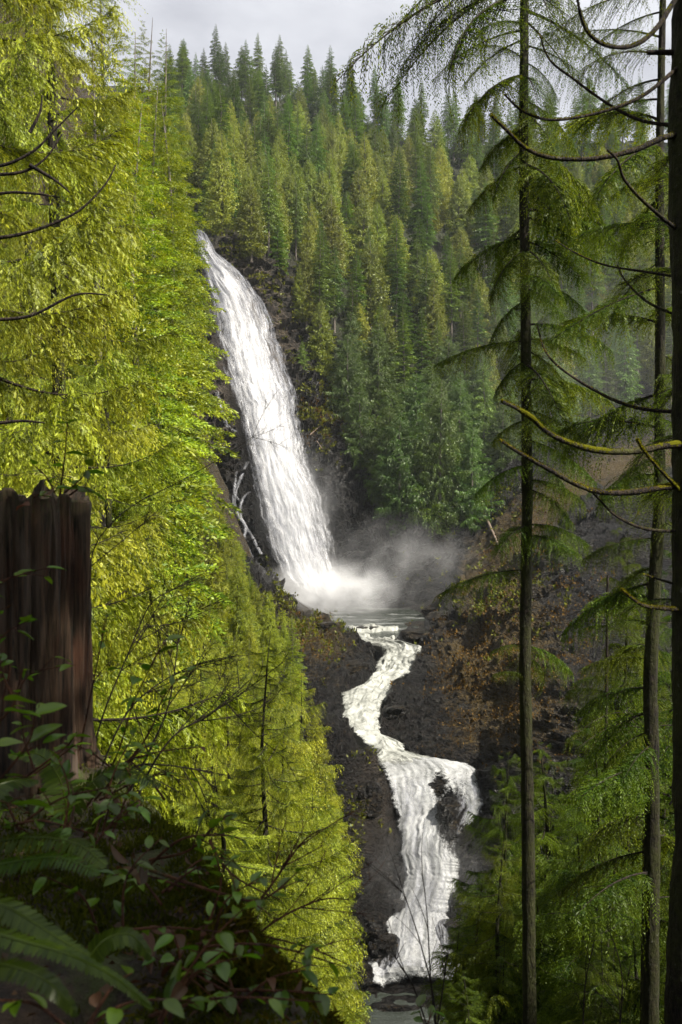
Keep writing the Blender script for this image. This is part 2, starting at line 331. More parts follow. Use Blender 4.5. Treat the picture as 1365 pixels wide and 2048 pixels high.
# soften creases along the column direction
for _ in range(3):
    GY[1:-1] = 0.25*GY[:-2]+0.5*GY[1:-1]+0.25*GY[2:]
def DEPTH(px, py):
    j = np.clip(np.searchsorted(cols, px)-1, 0, len(cols)-2); f = np.clip((px-cols[j])/(cols[j+1]-cols[j]), 0, 1)
    a = np.interp(-py, -GP[:, j], GY[:, j]); b = np.interp(-py, -GP[:, j+1], GY[:, j+1]); return a*(1-f)+b*f
# outlines of the white water: (py, left px, right px)
FALL = np.array([(488, 391, 414), (520, 394, 432), (560, 403, 474), (600, 413, 508), (650, 424, 532), (700, 430, 550), (740, 440, 562), (800, 455, 583), (850, 473, 591), (900, 487, 602), (950, 498, 622), (1000, 508, 645), (1050, 515, 664), (1100, 530, 674), (1150, 552, 680), (1185, 575, 690), (1215, 600, 700)], float)
STREAM = np.array([(1246, 715, 790), (1262, 700, 800), (1276, 692, 795), (1290, 735, 800), (1300, 762, 848), (1318, 768, 842), (1350, 752, 818), (1378, 728, 792), (1395, 688, 776), (1420, 688, 766), (1450, 694, 754), (1478, 704, 752), (1495, 722, 800), (1512, 740, 812), (1530, 755, 860), (1545, 765, 935)], float)
LOWER = np.array([(1536, 758, 925), (1550, 768, 948), (1580, 780, 966), (1610, 788, 972), (1640, 795, 966), (1670, 800, 942), (1700, 806, 926), (1740, 813, 916), (1780, 808, 906), (1820, 788, 896), (1860, 768, 900), (1900, 750, 905), (1940, 728, 922), (1966, 735, 925), (1990, 760, 900)], float)
def inside(PX, PYY, O, mar=10.0):
    l = np.interp(PYY, O[:, 0], O[:, 1]); r = np.interp(PYY, O[:, 0], O[:, 2])
    e = np.minimum(PX-l, r-PX); v = np.clip((e+mar)/mar, 0, 1)
    return v*(PYY > O[0, 0]-8)*(PYY < O[-1, 0]+8)
PXg = np.broadcast_to(cols[None], GP.shape)
WM = np.maximum.reduce([inside(PXg, GP, FALL), inside(PXg, GP, STREAM), inside(PXg, GP, LOWER)])
WP = np.stack([(PXg-CX)/F*GY, GY, (CY-GP)/F*GY], -1)
du = np.gradient(WP, axis=1); dv = np.gradient(WP, axis=0); NRM = norm(np.cross(du, dv))
NRM = np.where((NRM[..., 1:2] > 0) & (NRM[..., 2:3] < 0.2), -NRM, NRM)
R_ = GR[:, None]+0*PXg
pool = ((R_ > 6.7) & (R_ < 8.05) & (PXg < 885) & (PXg > 560))
q = WP.copy(); wob = noise(WP, 14, 5)[..., None]; q2 = np.stack([q[..., 0]*0.6+q[..., 2]*0.25, q[..., 1]*0.6, (q[..., 2]-0.35*q[..., 0])*2.0+wob[..., 0]*5], -1)
ridge = 1-2*np.abs(noise(q2, 7.0, 11, 3, 0.55))
d = 2.8*ridge-1.4 + 1.4*noise(q, 9, 21, 2) + 1.1*(1-2*np.abs(noise(q2, 2.4, 31, 3, 0.65))) + 0.8*noise(q2, 1.1, 41, 3, .75)
nearf = np.clip(GY/200, 0.45, 1.1)
lz = (q[..., 2]-0.30*q[..., 0]+2.2*noise(q, 16, 61, 2)+.8*noise(q, 4, 62, 2))/3.1
lf = lz-np.floor(lz); lid = np.floor(lz); d = d+(1.5*lf**1.5-.7)*(.55+.45*noise(np.stack([q[..., 0]*.25, q[..., 1]*.25, lid], -1), 1, 63, 2))
lz2 = lz*2.7+noise(q, 3, 64); d = d+.45*((lz2-np.floor(lz2))**2-.4)
amp = nearf*(1-0.93*WM); amp = np.where(pool, 0.0, amp); amp = np.where(R_ > 10, 0.8*amp, amp)
scree = np.clip(1-np.abs(R_-7.6)/1.4, 0, 1)*(PXg > 930)
amp = amp*(1-0.8*np.clip(scree*1.5, 0, 1))
WPd = WP+NRM*(d*amp)[..., None]
moss = np.full(GP.shape, 0.02)
def blob(x0, y0, rx, ry): return np.exp(-(((PXg-x0)/rx)**2+((GP-y0)/ry)**2))
moss += 0.75*blob(1040, 1330, 130, 150)+0.7*blob(940, 1330, 60, 60)+0.5*blob(1000, 1450, 160, 60)+0.55*blob(1000, 1230, 70, 70)
moss += 0.6*blob(590, 1260, 70, 70)+0.45*blob(660, 1300, 60, 50)+0.5*blob(480, 500, 50, 30)+0.45*blob(650, 840, 60, 50)+0.3*blob(560, 620, 40, 90)+0.8*blob(1010, 1140, 60, 60)
moss += 0.9*scree
moss -= 0.25*blob(850, 1430, 70, 60)
pale = 0.9*np.clip(blob(490, 560, 75, 110)+blob(560, 690, 45, 70)+blob(440, 800, 30, 120), 0, 1)+0.35*blob(750, 1600, 40, 120)
soil = np.clip(R_-9.75, 0, 1)*0.9
soil = np.where(R_ > 9.6, np.maximum(soil, 0.75*np.clip((PXg-600)/80, 0, 1)), soil)
backY = [GY[-1]+40, GY[-1]+120, GY[-1]+300]
backZ = [WPd[-1, :, 2]-6, WPd[-1, :, 2]-50, WPd[-1, :, 2]-160]
ext = [np.stack([WPd[-1, :, 0]*(by/GY[-1]), by, bz], -1) for by, bz in zip(backY, backZ)]
allV = np.concatenate([WPd, np.stack(ext)]); pad = lambda a, v: np.concatenate([a, np.full((3, a.shape[1]), v)])
me = mesh('gorge_terrain', allV, grid_faces(allV.shape[0], allV.shape[1])[:, ::-1], mats=[M_rock], smooth=False,
          attrs={'moss': pad(moss, .3), 'pale': pad(pale, 0), 'soil': pad(soil, .9)})
tag(obj('gorge_terrain', me), 'dark wet rock gorge and wooded hill around the waterfall', kind='structure')

# pools
M_pool = pool_mat()
def pool_mesh(name, x0, x1, y0, y1, z, lab):
    n, m_ = 50, 40; X, Y = np.meshgrid(np.linspace(x0, x1, n), np.linspace(y0, y1, m_)); V = np.stack([X, Y, z+0*X], -1)
    V[..., 2] += 0.12*noise(V*np.array((1, 2, 1)), 1.5, 3, 2)
    tag(obj(name, mesh(name, V, grid_faces(m_, n), mats=[M_pool], smooth=True)), lab, kind='structure')
pool_mesh('plunge_pool', -22, 34, 167, 228, -21.25, 'grey misty pool under the tall waterfall')
pool_mesh('lower_pool', -6, 20, 70, 93, -43.6, 'dark water below the lower fall')

# white water sheets
def sheet(name, O, nu, nv, off, mat, jag, seed, bulge=0.8, densf=None, lab='', ext=1.0, kind='structure', edgej=.12, es=3.0):
    v = np.linspace(O[0, 0], O[-1, 0], nv); L = np.interp(v, O[:, 0], O[:, 1]); Rr = np.interp(v, O[:, 0], O[:, 2])
    u = np.linspace(0, 1, nu)
    w0 = np.minimum(Rr-L, 60)*edgej; zz_ = np.stack([v*0.045, 0*v+seed, 0*v], -1)
    L = L+w0*noise(zz_, 1, seed, 4, .7); Rr = Rr+w0*noise(zz_+9, 1, seed+1, 4, .7); c = (L+Rr)/2; hw = (Rr-L)/2*ext
    PX = c[:, None]+(u[None]*2-1)*hw[:, None]; PYv = np.broadcast_to(v[:, None], PX.shape)
    Dm = np.array([[DEPTH(PX[i, j], PYv[i, j]) for j in range(nu)] for i in range(nv)])
    Pw = np.stack([(PX-CX)/F*Dm, Dm, (CY-PYv)/F*Dm], -1)
    seg = np.linalg.norm(np.diff(Pw[:, nu//2], axis=0), axis=1); along = np.concatenate([[0], np.cumsum(seg)])
    width = (Rr-L)/F*Dm.mean(1)
    U = (u[None]-0.5)*np.maximum(width[:, None]*0.4+0.6*width.mean(), 1); VV = np.broadcast_to(along[:, None], U.shape)
    du = np.gradient(Pw, axis=1); dv = np.gradient(Pw, axis=0); nm = norm(np.cross(du, dv)); nm = np.where(nm[..., 1:2] > 0, -nm, nm)
    prof = np.sin(np.pi*u)[None]**0.6
    st = noise(np.stack([U*1.2, VV*0.16, 0*U+seed], -1), 1.6, seed, 3)+0.5*noise(np.stack([U*3, VV*0.5, 0*U], -1), 1.2, seed+3, 2)
    Pw = Pw+nm*(off+bulge*prof+jag*st*np.clip(prof+.2, 0, 1))[..., None]
    edge = np.minimum(u, 1-u)[None]*2
    dens = np.clip(edge*es, 0, 1)**0.7*1.25+0*PX
    if densf: dens = densf(PX, PYv, dens)
    dens = dens-np.clip((v-(v[0]+(v[-1]-v[0])*.95))/((v[-1]-v[0])*.05), 0, 1)[:, None]*.8
    me = mesh(name, Pw, grid_faces(nv, nu), mats=[mat], smooth=True, attrs={'dens': dens}, uv=np.stack([U, VV], -1).reshape(-1, 2))
    return tag(obj(name, me), lab, kind=kind)
def g2(PX, PYv, x0, y0, rx, ry): return np.exp(-(((PX-x0)/rx)**2+((PYv-y0)/ry)**2))
def d_main(PX, PYv, d):
    d = d-0.30*g2(PX, PYv, 490, 620, 26, 60)-0.2*g2(PX, PYv, 535, 720, 20, 60)-0.35*g2(PX, PYv, 440, 720, 14, 60)-0.25*g2(PX, PYv, 640, 1080, 20, 50)
    d = d-.5*g2(PX, PYv, 478, 900, 16, 120)-.35*g2(PX, PYv, 640, 1000, 14, 70)
    return d-0.25*g2(PX, PYv, 405, 500, 12, 14)+0.15*g2(PX, PYv, 560, 1000, 60, 200)
def d_veil(PX, PYv, d): return d*0.62
def d_low(PX, PYv, d):
    d = np.clip(d*1.4, 0, 1.25)-1.7*g2(PX, PYv, 908, 1645, 27, 52)-1.2*g2(PX, PYv, 880, 1582, 13, 24)-0.7*g2(PX, PYv, 792, 1812, 18, 22)-1.0*g2(PX, PYv, 765, 1895, 20, 34)-.6*g2(PX, PYv, 850, 1985, 60, 22)
    return d-0.12*g2(PX, PYv, 930, 1590, 30, 40)
def d_rap(PX, PYv, d): return d*1.0-.45*np.clip(noise(np.stack([PX*.05, PYv*.09, 0*PX], -1), 1, 88, 3, .6), 0, 1)
MF1 = fall_mat('falling water', 0.95, 0.07, 0.9, tint=(0.40, 0.41, 0.44), dark=(0.085, 0.093, 0.12), wst=3.2); MF2 = fall_mat('falling water veil', 1.3, 0.11, 0.8, seed=2.0, tint=(0.34, 0.35, 0.39), dark=(0.12, 0.13, 0.16))
MS1 = fall_mat('rapid water', 1.3, 0.9, 0.35, tint=(0.38, 0.39, 0.365), dark=(0.04, 0.043, 0.036), seed=3.0, churn=1.0); ML1 = fall_mat('lower falling water', 1.1, 0.55, 0.4, tint=(0.37, 0.38, 0.39), dark=(0.045, 0.05, 0.05), seed=5.0, churn=1.5)
sheet('waterfall', FALL, 60, 220, 0.9, MF1, 0.3, 3, 1.6, d_main, 'tall white waterfall pouring down the cliff at the head of the gorge', es=1.6)
sheet('waterfall_veil', FALL, 50, 160, 2.0, MF2, 0.5, 9, 2.4, d_veil, 'thin outer veil of the tall waterfall', 1.16)
sheet('rapids', STREAM, 60, 300, 0.6, MS1, 0.75, 13, 0.3, d_rap, 'white rapids running out of the pool between dark rocks', 1.25, edgej=.3)
sheet('lower_waterfall', LOWER, 80, 260, 0.5, ML1, 0.3, 17, 0.7, d_low, 'short white waterfall dropping around a dark rock', 1.12, edgej=.34)
sheet('lower_waterfall_spray', LOWER, 50, 140, 1.2, MF2, 0.4, 19, 1.0, lambda a, b, d: d_low(a, b, d)*0.55-.5*np.clip((1590-b)/40, 0, 1), 'spray in front of the short waterfall', 1.22)
def rivulet(name, pts, w, lab):
    p = smooth_path(pts, 60); O = np.stack([p[:, 1], p[:, 0]-1.3*w*(0.6+0.6*rg.random(60)), p[:, 0]+1.3*w*(0.6+.6*rg.random(60))], -1)
    sheet(name, O, 7, 60, 1.9, MF2, 0.1, 23, 0.2, lambda a, b, d: d*0.56, lab)
rivulet('water_rivulet', [(431, 790), (440, 830), (452, 858), (474, 875)], 5, 'thin side rivulet left of the tall waterfall')
rivulet('water_rivulet', [(492, 930), (480, 960), (466, 1000), (470, 1030), (488, 1060), (486, 1090), (508, 1130)], 4, 'branching rivulet over the rock beside the base of the tall waterfall')
rivulet('water_rivulet', [(470, 950), (466, 990), (476, 1010)], 3, 'small trickle beside the tall waterfall')
rivulet('water_rivulet', [(498, 990), (482, 1005), (478, 1040), (500, 1078), (522, 1120)], 3.5, 'trickle joining the foot of the tall waterfall')

# ------------------------------------------------------------------ left slope and near ground (one height field)
def left_h(x, y):
    yb = [-30, 0, 2, 5, 10, 20, 40, 60, 90, 120, 150, 175, 200, 240]
    xb = np.interp(y, yb, [0, 0, 0, 0.4, .6, .6, .7, .2, -1.0, -2.5, -6, -12, -16, -22])
    zb = np.interp(y, yb, [-1.4, -1.7, -1.9, -3.6, -7.0, -13.5, -24, -30, -31, -30, -27, -24, -16, -16])
    s = np.interp(y, yb, [.3, .3, .3, .45, .7, .85, 1.0, 1.05, 1.1, 1.3, 1.7, 2.2, 2.8, 3.2])
    dr = np.interp(y, yb, [.3, .3, .4, .45, .35, .15, .3, 3.5, 5, 5, 4, 4, 4, 4])
    dx = xb-x
    up = np.where(dx > 0, s*np.where(dx > 34, 34+(dx-34)*0.6, dx), dr*dx)
    return zb+up
n1, n2 = 260, 330
gx = np.concatenate([np.linspace(-160, -40, 40), np.linspace(-39, 30, n1-60), np.linspace(32, 80, 20)]); gyy = np.concatenate([np.linspace(-40, 0, 20), np.linspace(0.4, 235, n2-20)])
X, Y = np.meshgrid(gx, gyy); Z = left_h(X, Y); V = np.stack([X, Y, Z], -1)
am = np.clip(Y/60, 0.02, 1)
V[..., 2] += am*(1.3*noise(V, 9, 51, 2)+1.1*noise(V, 2.5, 52, 3))
V[..., 0] += am*1.2*noise(V+50, 5, 53, 2)
V[..., 2] -= 1.4*np.exp(-((X+0.9)/1.8)**2-((Y-3)/2.2)**2)      # kept below the detailed foreground bank
me = mesh('left_slope', V, grid_faces(*X.shape), mats=[M_rock], smooth=False, attrs={'moss': np.where(Y > 120, .7, .35).ravel(), 'pale': np.zeros(X.size), 'soil': (np.clip(1.6-Y/90, 0, .7)*np.clip((.5-X)/1.5, 0, 1)).ravel()})
tag(obj('left_slope', me), 'steep wooded slope below the viewpoint', kind='structure')

# ------------------------------------------------------------------ conifer boughs
def rotz(a): c, s = math.cos(a), math.sin(a); return np.array([[c, -s, 0], [s, c, 0], [0, 0, 1.0]])
def roty(a): c, s = math.cos(a), math.sin(a); return np.array([[c, 0, s], [0, 1, 0], [-s, 0, c]])
def bough(seed, L, kind, tstep, lstep, ll, lw, tw=0.42, wood=True, sub=False):
    """foliage bough along +x; returns a Soup (material 0 foliage, 1 wood)"""
    r = np.random.default_rng(seed); s = Soup()
    curve = {'hemlock': (0.13, -0.30), 'cedar': (-0.50, 0.42), 'fir': (-0.05, -0.08)}[kind]
    bend = r.normal(0, .06)
    def ax(t): return np.stack([L*t*(1-.06*t), L*bend*t*t, L*(curve[0]*t+curve[1]*t*t)], -1)
    K = max(4, int(L/tstep)); t = np.repeat(0.10+0.90*(np.arange(K)+.5)/K, 2)+r.normal(0, .008, 2*K); sd = np.tile([1.0, -1.0], K)
    tl = L*tw*(0.30+0.95*np.sin(np.pi*np.clip(t*0.9+0.08, 0, 1))**0.8*(1-0.35*t))*r.uniform(.35, 1.35, 2*K)*0.62
    base = ax(t); tan = norm(ax(t+.01)-ax(t-.01)); an = np.radians(r.uniform(42, 72, 2*K)*(1-.35*t))*(1.2 if kind == 'hemlock' else 1)
    side = np.stack([-tan[:, 1], tan[:, 0], 0*t], -1)*sd[:, None]; side = norm(side)
    d0 = norm(tan*np.cos(an)[:, None]+side*np.sin(an)[:, None]+r.normal(0, .13, (2*K, 3)))
    dro = {'hemlock': .85, 'cedar': .95, 'fir': .12}[kind]*r.uniform(.6, 1.3, 2*K)
    m = np.maximum(2, (tl/lstep).astype(int)); idx = np.repeat(np.arange(2*K), m)
    k = np.concatenate([np.arange(i) for i in m]); f = (k+0.5)/m[idx]; ln = f*tl[idx]
    down = np.array((0, 0, -1.0))
    def tp(i, ln_): return base[i]+d0[i]*(ln_*(1-0.25*ln_/tl[i]))[:, None]+down*(dro[i]*ln_*ln_/tl[i])[:, None]
    p = tp(idx, ln); tt = norm(tp(idx, ln+.01)-tp(idx, np.maximum(ln-.01, 0)))
    alt = np.where(k % 2 == 0, 1.0, -1.0)
    if kind == 'cedar': pn = norm(r.normal(0, .5, (2*K, 3))+np.cross(d0, down))[idx]
    else: pn = norm(r.normal(0, .28, (2*K, 3))+np.array((0, 0, 1.0)))[idx]
    sv = norm(np.cross(pn, tt))*alt[:, None]
    a2 = np.radians(r.uniform(28, 60, len(idx)))
    ld = norm(tt*np.cos(a2)[:, None]+sv*np.sin(a2)[:, None]+down*{'hemlock': .22, 'cedar': .85, 'fir': -.05}[kind]+r.normal(0, .14, (len(idx), 3)))
    lnn = ll*(1.15-0.6*f)*r.uniform(.6, 1.35, len(idx)); n2_ = norm(pn+r.normal(0, .45, p.shape)); wv = norm(np.cross(ld, n2_))
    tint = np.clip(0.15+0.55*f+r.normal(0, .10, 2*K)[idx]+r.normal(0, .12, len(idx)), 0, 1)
    def leaves(p, ld, wv, ln_, w_, tint):
        M = len(p); q = np.stack([p, p+ld*(ln_*.45)[:, None]+wv*(w_*.5)[:, None], p+ld*ln_[:, None], p+ld*(ln_*.45)[:, None]-wv*(w_*.5)[:, None]], 1)
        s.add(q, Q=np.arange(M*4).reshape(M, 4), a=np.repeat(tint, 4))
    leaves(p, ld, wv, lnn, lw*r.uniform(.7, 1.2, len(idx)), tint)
    if sub:      # leaflets on the leaflets: feathery sprays
        for fr in (0.35, 0.65, 0.9):
            for sg in (1, -1):
                b = p+ld*(lnn*fr)[:, None]; l2 = norm(ld*0.75+wv*0.62*sg+down*.12+r.normal(0, .12, p.shape)); w2 = norm(np.cross(l2, n2_))
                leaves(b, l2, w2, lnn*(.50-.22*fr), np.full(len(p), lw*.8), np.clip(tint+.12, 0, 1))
    if wood:
        pth = ax(np.linspace(0, 1, 12)); v, q_ = tube(pth, L*0.011*(1.06-np.linspace(0, 1, 12)**.8), 5); s.add(v, q_, m=1)
        # twigs as thin two-sided strips
        e0 = base; i_ = np.arange(2*K); e1 = tp(i_, tl*.55); e2 = tp(i_, tl*.95); w = np.array((0, 0, 1.0))*L*.0016
        q4 = np.stack([e0+w, e0-w, e1-w, e1+w*.8, e1-w*.8, e2, e2+w*.3, e1+w], 1)
        s.add(q4, Q=np.concatenate([np.arange(2*K)[:, None]*8+np.array([0, 1, 2, 3]), np.arange(2*K)[:, None]*8+np.array([3, 4, 5, 6])]), m=1)
    return s
def crown(name, seed, H, h0, rmax, kind, nb, temps, mats, prof=0.85, lean=0.0, irregular=0.2, top_up=0.5, gaps=0.0):
    r = np.random.default_rng(seed); s = Soup(); TA = [t.arrays() for t in temps]
    az = 0.0
    for i in range(nb):
        f = ((i+0.5)/nb)**0.85; h = h0+(H-h0)*f; az += 2.39996+r.normal(0, .25)
        if r.random() < gaps: continue
        R = rmax*((1-f)**prof)*(1-0.55*math.exp(-f*9))*r.uniform(1-irregular*1.4, 1+irregular)+0.03*rmax
        (V, Q, T, A, M), L = TA[i % len(TA)], temps[i % len(TA)].L
        sc = R/L; scw = sc*0.7+0.3*min(1.0, sc*1.6)
        pitch = -(-0.30+top_up*f*1.4)+r.normal(0, .16); ra = r.normal(0, .4 if kind == 'cedar' else .2); cr_, sr_ = math.cos(ra), math.sin(ra)
        Rm = rotz(az)@roty(pitch)@np.array([[1, 0, 0], [0, cr_, -sr_], [0, sr_, cr_]]); V2 = (V*np.array((sc, scw, scw)))@Rm.T+np.array((0, 0, h))
        s.V.append(V2); s.A.append(np.clip(A+r.normal(0, .10), 0, 1)); s.Q.append(Q+s.n); s.MQ.append(M[:len(Q)]); s.n += len(V2)
    return s.mesh(name, mats)
def temps(kind, n, L, *a, **k):
    o = []
    for i in range(n):
        b = bough(100+i*7, L, kind, *a, **k); b.L = L; o.append(b)
    return o
def trunk_mesh(name, H, r0, mat, seed=0, sides=8, n=14, wob=0.01, z0=-1.5, flare=0.35, rough=0.0, tip=0.04, lean=(0, 0)):
    t = np.linspace(0, 1, n); r = np.random.default_rng(seed)
    pth = np.stack([np.interp(t, np.linspace(0, 1, 5), r.normal(0, wob*H, 5))*t+lean[0]*t*H, np.interp(t, np.linspace(0, 1, 5), r.normal(0, wob*H, 5))*t+lean[1]*t*H, z0+(H-z0)*t], -1)
    rad = r0*(tip+(1-tip)*(1-t)**0.85)*(1+flare*np.exp(-t*14)); v, q = tube(pth, rad, sides, rough, 0.12, seed)
    return mesh(name, v, q, mats=[mat], smooth=True)

FARL = dict(wood=False)
tf_far = temps('fir', 4, 4.0, .36, .28, .66, .27, tw=.6, **FARL); tc_far = temps('cedar', 4, 4.0, .33, .26, .60, .25, tw=.6, **FARL); th_far = temps('hemlock', 4, 4.0, .34, .27, .62, .25, tw=.6, **FARL)
tf_mid = temps('fir', 4, 3.5, .17, .13, .28, .10, wood=False, tw=.6); tc_mid = temps('cedar', 4, 3.5, .15, .12, .28, .10, wood=False, tw=.6)
tc_near = temps('cedar', 5, 3.0, .064, .040, .115, .029, wood=True, tw=.6); th_near = temps('hemlock', 5, 2.6, .055, .034, .095, .030, wood=True, tw=.62)

TREES = []
NUMW = ['zero', 'one', 'two', 'three', 'four', 'five', 'six', 'seven', 'eight', 'nine', 'ten', 'eleven', 'twelve', 'thirteen', 'fourteen', 'fifteen', 'sixteen', 'seventeen', 'eighteen', 'nineteen', 'twenty']
ORDW = ['', 'second', 'third', 'fourth', 'fifth', 'sixth', 'seventh', 'eighth', 'ninth', 'tenth', 'eleventh', 'twelfth', 'thirteenth', 'fourteenth', 'fifteenth', 'sixteenth', 'seventeenth', 'eighteenth', 'nineteenth', 'twentieth']
for i_ in range(21, 60):
    t_, u_ = divmod(i_, 10); T_ = ['', '', 'twenty', 'thirty', 'forty', 'fifty'][t_]; NUMW.append(T_+('-'+NUMW[u_] if u_ else ''))
    ORDW.append(T_+'-'+['', 'first', 'second', 'third', 'fourth', 'fifth', 'sixth', 'seventh', 'eighth', 'ninth'][u_] if u_ else T_[:-1]+'ieth')
def note_tree(o, look, zone, px): TREES.append((o, look, zone, px))
def label_trees():
    by = {}
    for t in TREES: by.setdefault((t[1], t[2]), []).append(t)
    for (look, zone), L in by.items():
        L.sort(key=lambda t: t[3]); n = len(L)
        for i, t in enumerate(L):
            if n == 1: t[0]['label'] = look+' '+zone; continue
            pl = look+'s'
            if n <= 58: pos = 'leftmost' if i == 0 else 'rightmost' if i == n-1 else ORDW[i]+' from the left'
            t[0]['label'] = f'{pos} of {NUMW[n]} {pl} {zone}' if n <= 58 else look+' '+zone
            t[0]['group'] = pl+' '+zone
PROTO = {}
def proto(key, cm, tm): PROTO[key] = (cm, tm)
for i in range(3):
    H = (30, 26, 33)[i]
    proto(('fir', i), crown('fir_crown', 11+i, H, H*(.12, .2, .35)[i], (4.6, 5.0, 4.2)[i], 'fir', (210, 190, 160)[i], tf_far, [M_far_fir], irregular=.25), trunk_mesh('fir_trunk', H, .32, M_farbark, i))
    H = (26, 29, 23)[i]
    proto(('cedar', i), crown('cedar_crown', 31+i, H, H*.06, (5.6, 5.2, 6.0)[i], 'cedar', 240, tc_far, [M_far_cedar], prof=.75, irregular=.2), trunk_mesh('cedar_trunk', H, .38, M_farbark, i+5))
    H = (28, 24, 30)[i]
    proto(('hemlock', i), crown('hemlock_crown', 51+i, H, H*(.1, .15, .3)[i], (4.8, 5.2, 4.6)[i], 'hemlock', (200, 190, 150)[i], th_far, [M_far_fir], irregular=.3), trunk_mesh('hemlock_trunk', H, .3, M_farbark, i+9))
for i in range(2):
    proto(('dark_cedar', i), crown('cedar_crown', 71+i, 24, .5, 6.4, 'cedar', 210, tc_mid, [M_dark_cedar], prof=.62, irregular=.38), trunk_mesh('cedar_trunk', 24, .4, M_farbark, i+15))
    proto(('slope_fir', i), crown('fir_crown', 81+i, 24, 1.5, 5.0, 'fir', 205, tf_mid, [M_slope_fir], irregular=.25), trunk_mesh('fir_trunk', 24, .3, M_farbark, i+17))
    proto(('slope_cedar', i), crown('cedar_crown', 91+i, 22, .6, 5.0, 'cedar', 205, tc_mid, [M_cedar], prof=.7, irregular=.25), trunk_mesh('cedar_trunk', 22, .32, M_bark, i+19))
tc_clump = temps('cedar', 5, 3.4, .14, .10, .24, .066, wood=True, tw=.62)
for i in range(2):
    proto(('clump_cedar', i), crown('cedar_crown', 111+i, 17, .6, 4.2, 'cedar', 105, tc_clump, [M_cedar, M_limb], prof=.55, irregular=.5, gaps=.25), trunk_mesh('cedar_trunk', 17, .22, M_bark, 41+i))
proto(('near_cedar', 0), crown('cedar_crown', 95, 17, .6, 3.8, 'cedar', 84, tc_near, [M_cedar, M_limb], prof=.62, irregular=.4), trunk_mesh('cedar_trunk', 17, .22, M_bark, 23))
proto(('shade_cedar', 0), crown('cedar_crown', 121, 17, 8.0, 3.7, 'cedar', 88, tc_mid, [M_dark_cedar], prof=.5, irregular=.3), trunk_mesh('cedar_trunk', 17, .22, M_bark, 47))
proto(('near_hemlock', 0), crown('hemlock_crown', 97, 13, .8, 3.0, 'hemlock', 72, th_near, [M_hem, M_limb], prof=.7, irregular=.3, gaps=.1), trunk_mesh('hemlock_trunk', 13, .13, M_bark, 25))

def plant(key, loc, h_scale=1.0, w_scale=None, rz=None, name=None, tilt=0.0, **kw):
    cm, tm = PROTO[key]
    e = empty(name or ({'fir': 'fir_tree', 'slope_fir': 'fir_tree', 'hemlock': 'hemlock_tree', 'near_hemlock': 'hemlock_tree'}.get(key[0], 'cedar_tree')), loc, rg.uniform(0, 6.28) if rz is None else rz, **kw)
    w = w_scale or h_scale; e.scale = (w, w, h_scale); e.rotation_euler[0] = tilt
    obj('trunk', tm, e); obj('crown', cm, e); return e

# ---- far hill forest
PL = []

tries = []
rows_idx = np.where(GR >= 9.0)[0]
for _ in range(26000):
    j = rg.integers(20, len(cols)-30); k = rows_idx[rg.integers(0, len(rows_idx))]; px = cols[j]
    if px < 330 or px > 1480: continue
    p = WPd[k, j]; tries.append((p, px, GP[k, j], GR[k]))
acc = np.zeros((0, 2)); forest = []
for p, px, py, rr in tries:
    if rr < 9.9 and px < 640: continue
    if rr < 9.25: continue
    if px < 420 and py > 430: continue
    if 395 < px < 600 and py > 470+1.35*(px-430): continue          # bare cliff beside the falls
    if 560 < px < 690 and py > 800: continue
    y = p[1]; sp = np.interp(y, [225, 260, 340, 500], [5.8, 6.6, 8.8, 10.8])
    if len(acc) and np.min(np.sum((acc-p[:2])**2, 1)) < sp*sp: continue
    acc = np.vstack([acc, p[:2]]); forest.append((p, px, py, rr))
forest.sort(key=lambda a: a[0][1])
print('forest trees', len(forest))
count = 0; rest = Soup(); cnt = {}
for p, px, py, rr in forest:
    u = rg.random(); v = noise(np.array([[p[0], p[1], 0.0]]), 45, 77)[0]
    low = rr < 10.1
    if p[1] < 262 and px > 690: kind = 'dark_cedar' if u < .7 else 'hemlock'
    elif rr > 11.55: kind = 'fir' if u < .65 else 'hemlock'
    else: kind = 'cedar' if u < .42+.35*v else ('fir' if u < .8 else 'hemlock')
    hs = rg.uniform(.85, 1.25)*(0.8 if rr < 10.3 else 1.0)
    vz = 'on the crest' if rr > 11.72 else 'high up' if rr > 11.4 else 'midway up' if rr > 11 else 'lower down' if rr > 10.45 else 'on cliff top' if rr > 9.95 else 'on gorge wall'
    hz_ = 'above the waterfall brink' if px < 470 else 'above bare cliff' if px < 580 else 'above the log ledge' if px < 700 else 'above big dark cedars' if px < 860 else 'left of tall trunk' if px < 1035 else 'right of tall trunk' if px < 1200 else 'near slender trunk'
    size = 'tall' if hs > 1.12 else 'short' if hs < .93 else ''
    look = (size+' '+{'fir': 'dark fir', 'cedar': 'yellowish cedar', 'hemlock': 'dull hemlock', 'dark_cedar': 'deep cedar'}[kind]).strip()
    if count < 460 and (cnt.get(kind, 0) < 285):
        key = (kind, int(rg.integers(0, 2 if kind == 'dark_cedar' else 3)))
        note_tree(plant(key, p-np.array((0, 0, .6)), hs, hs*rg.uniform(1.0, 1.35), cat='tree'), look, vz+' '+hz_, px)
        cnt[kind] = cnt.get(kind, 0)+1; count += 1
    else: rest_p = (p, hs); 
print('individual far trees', count)
exec_far = count

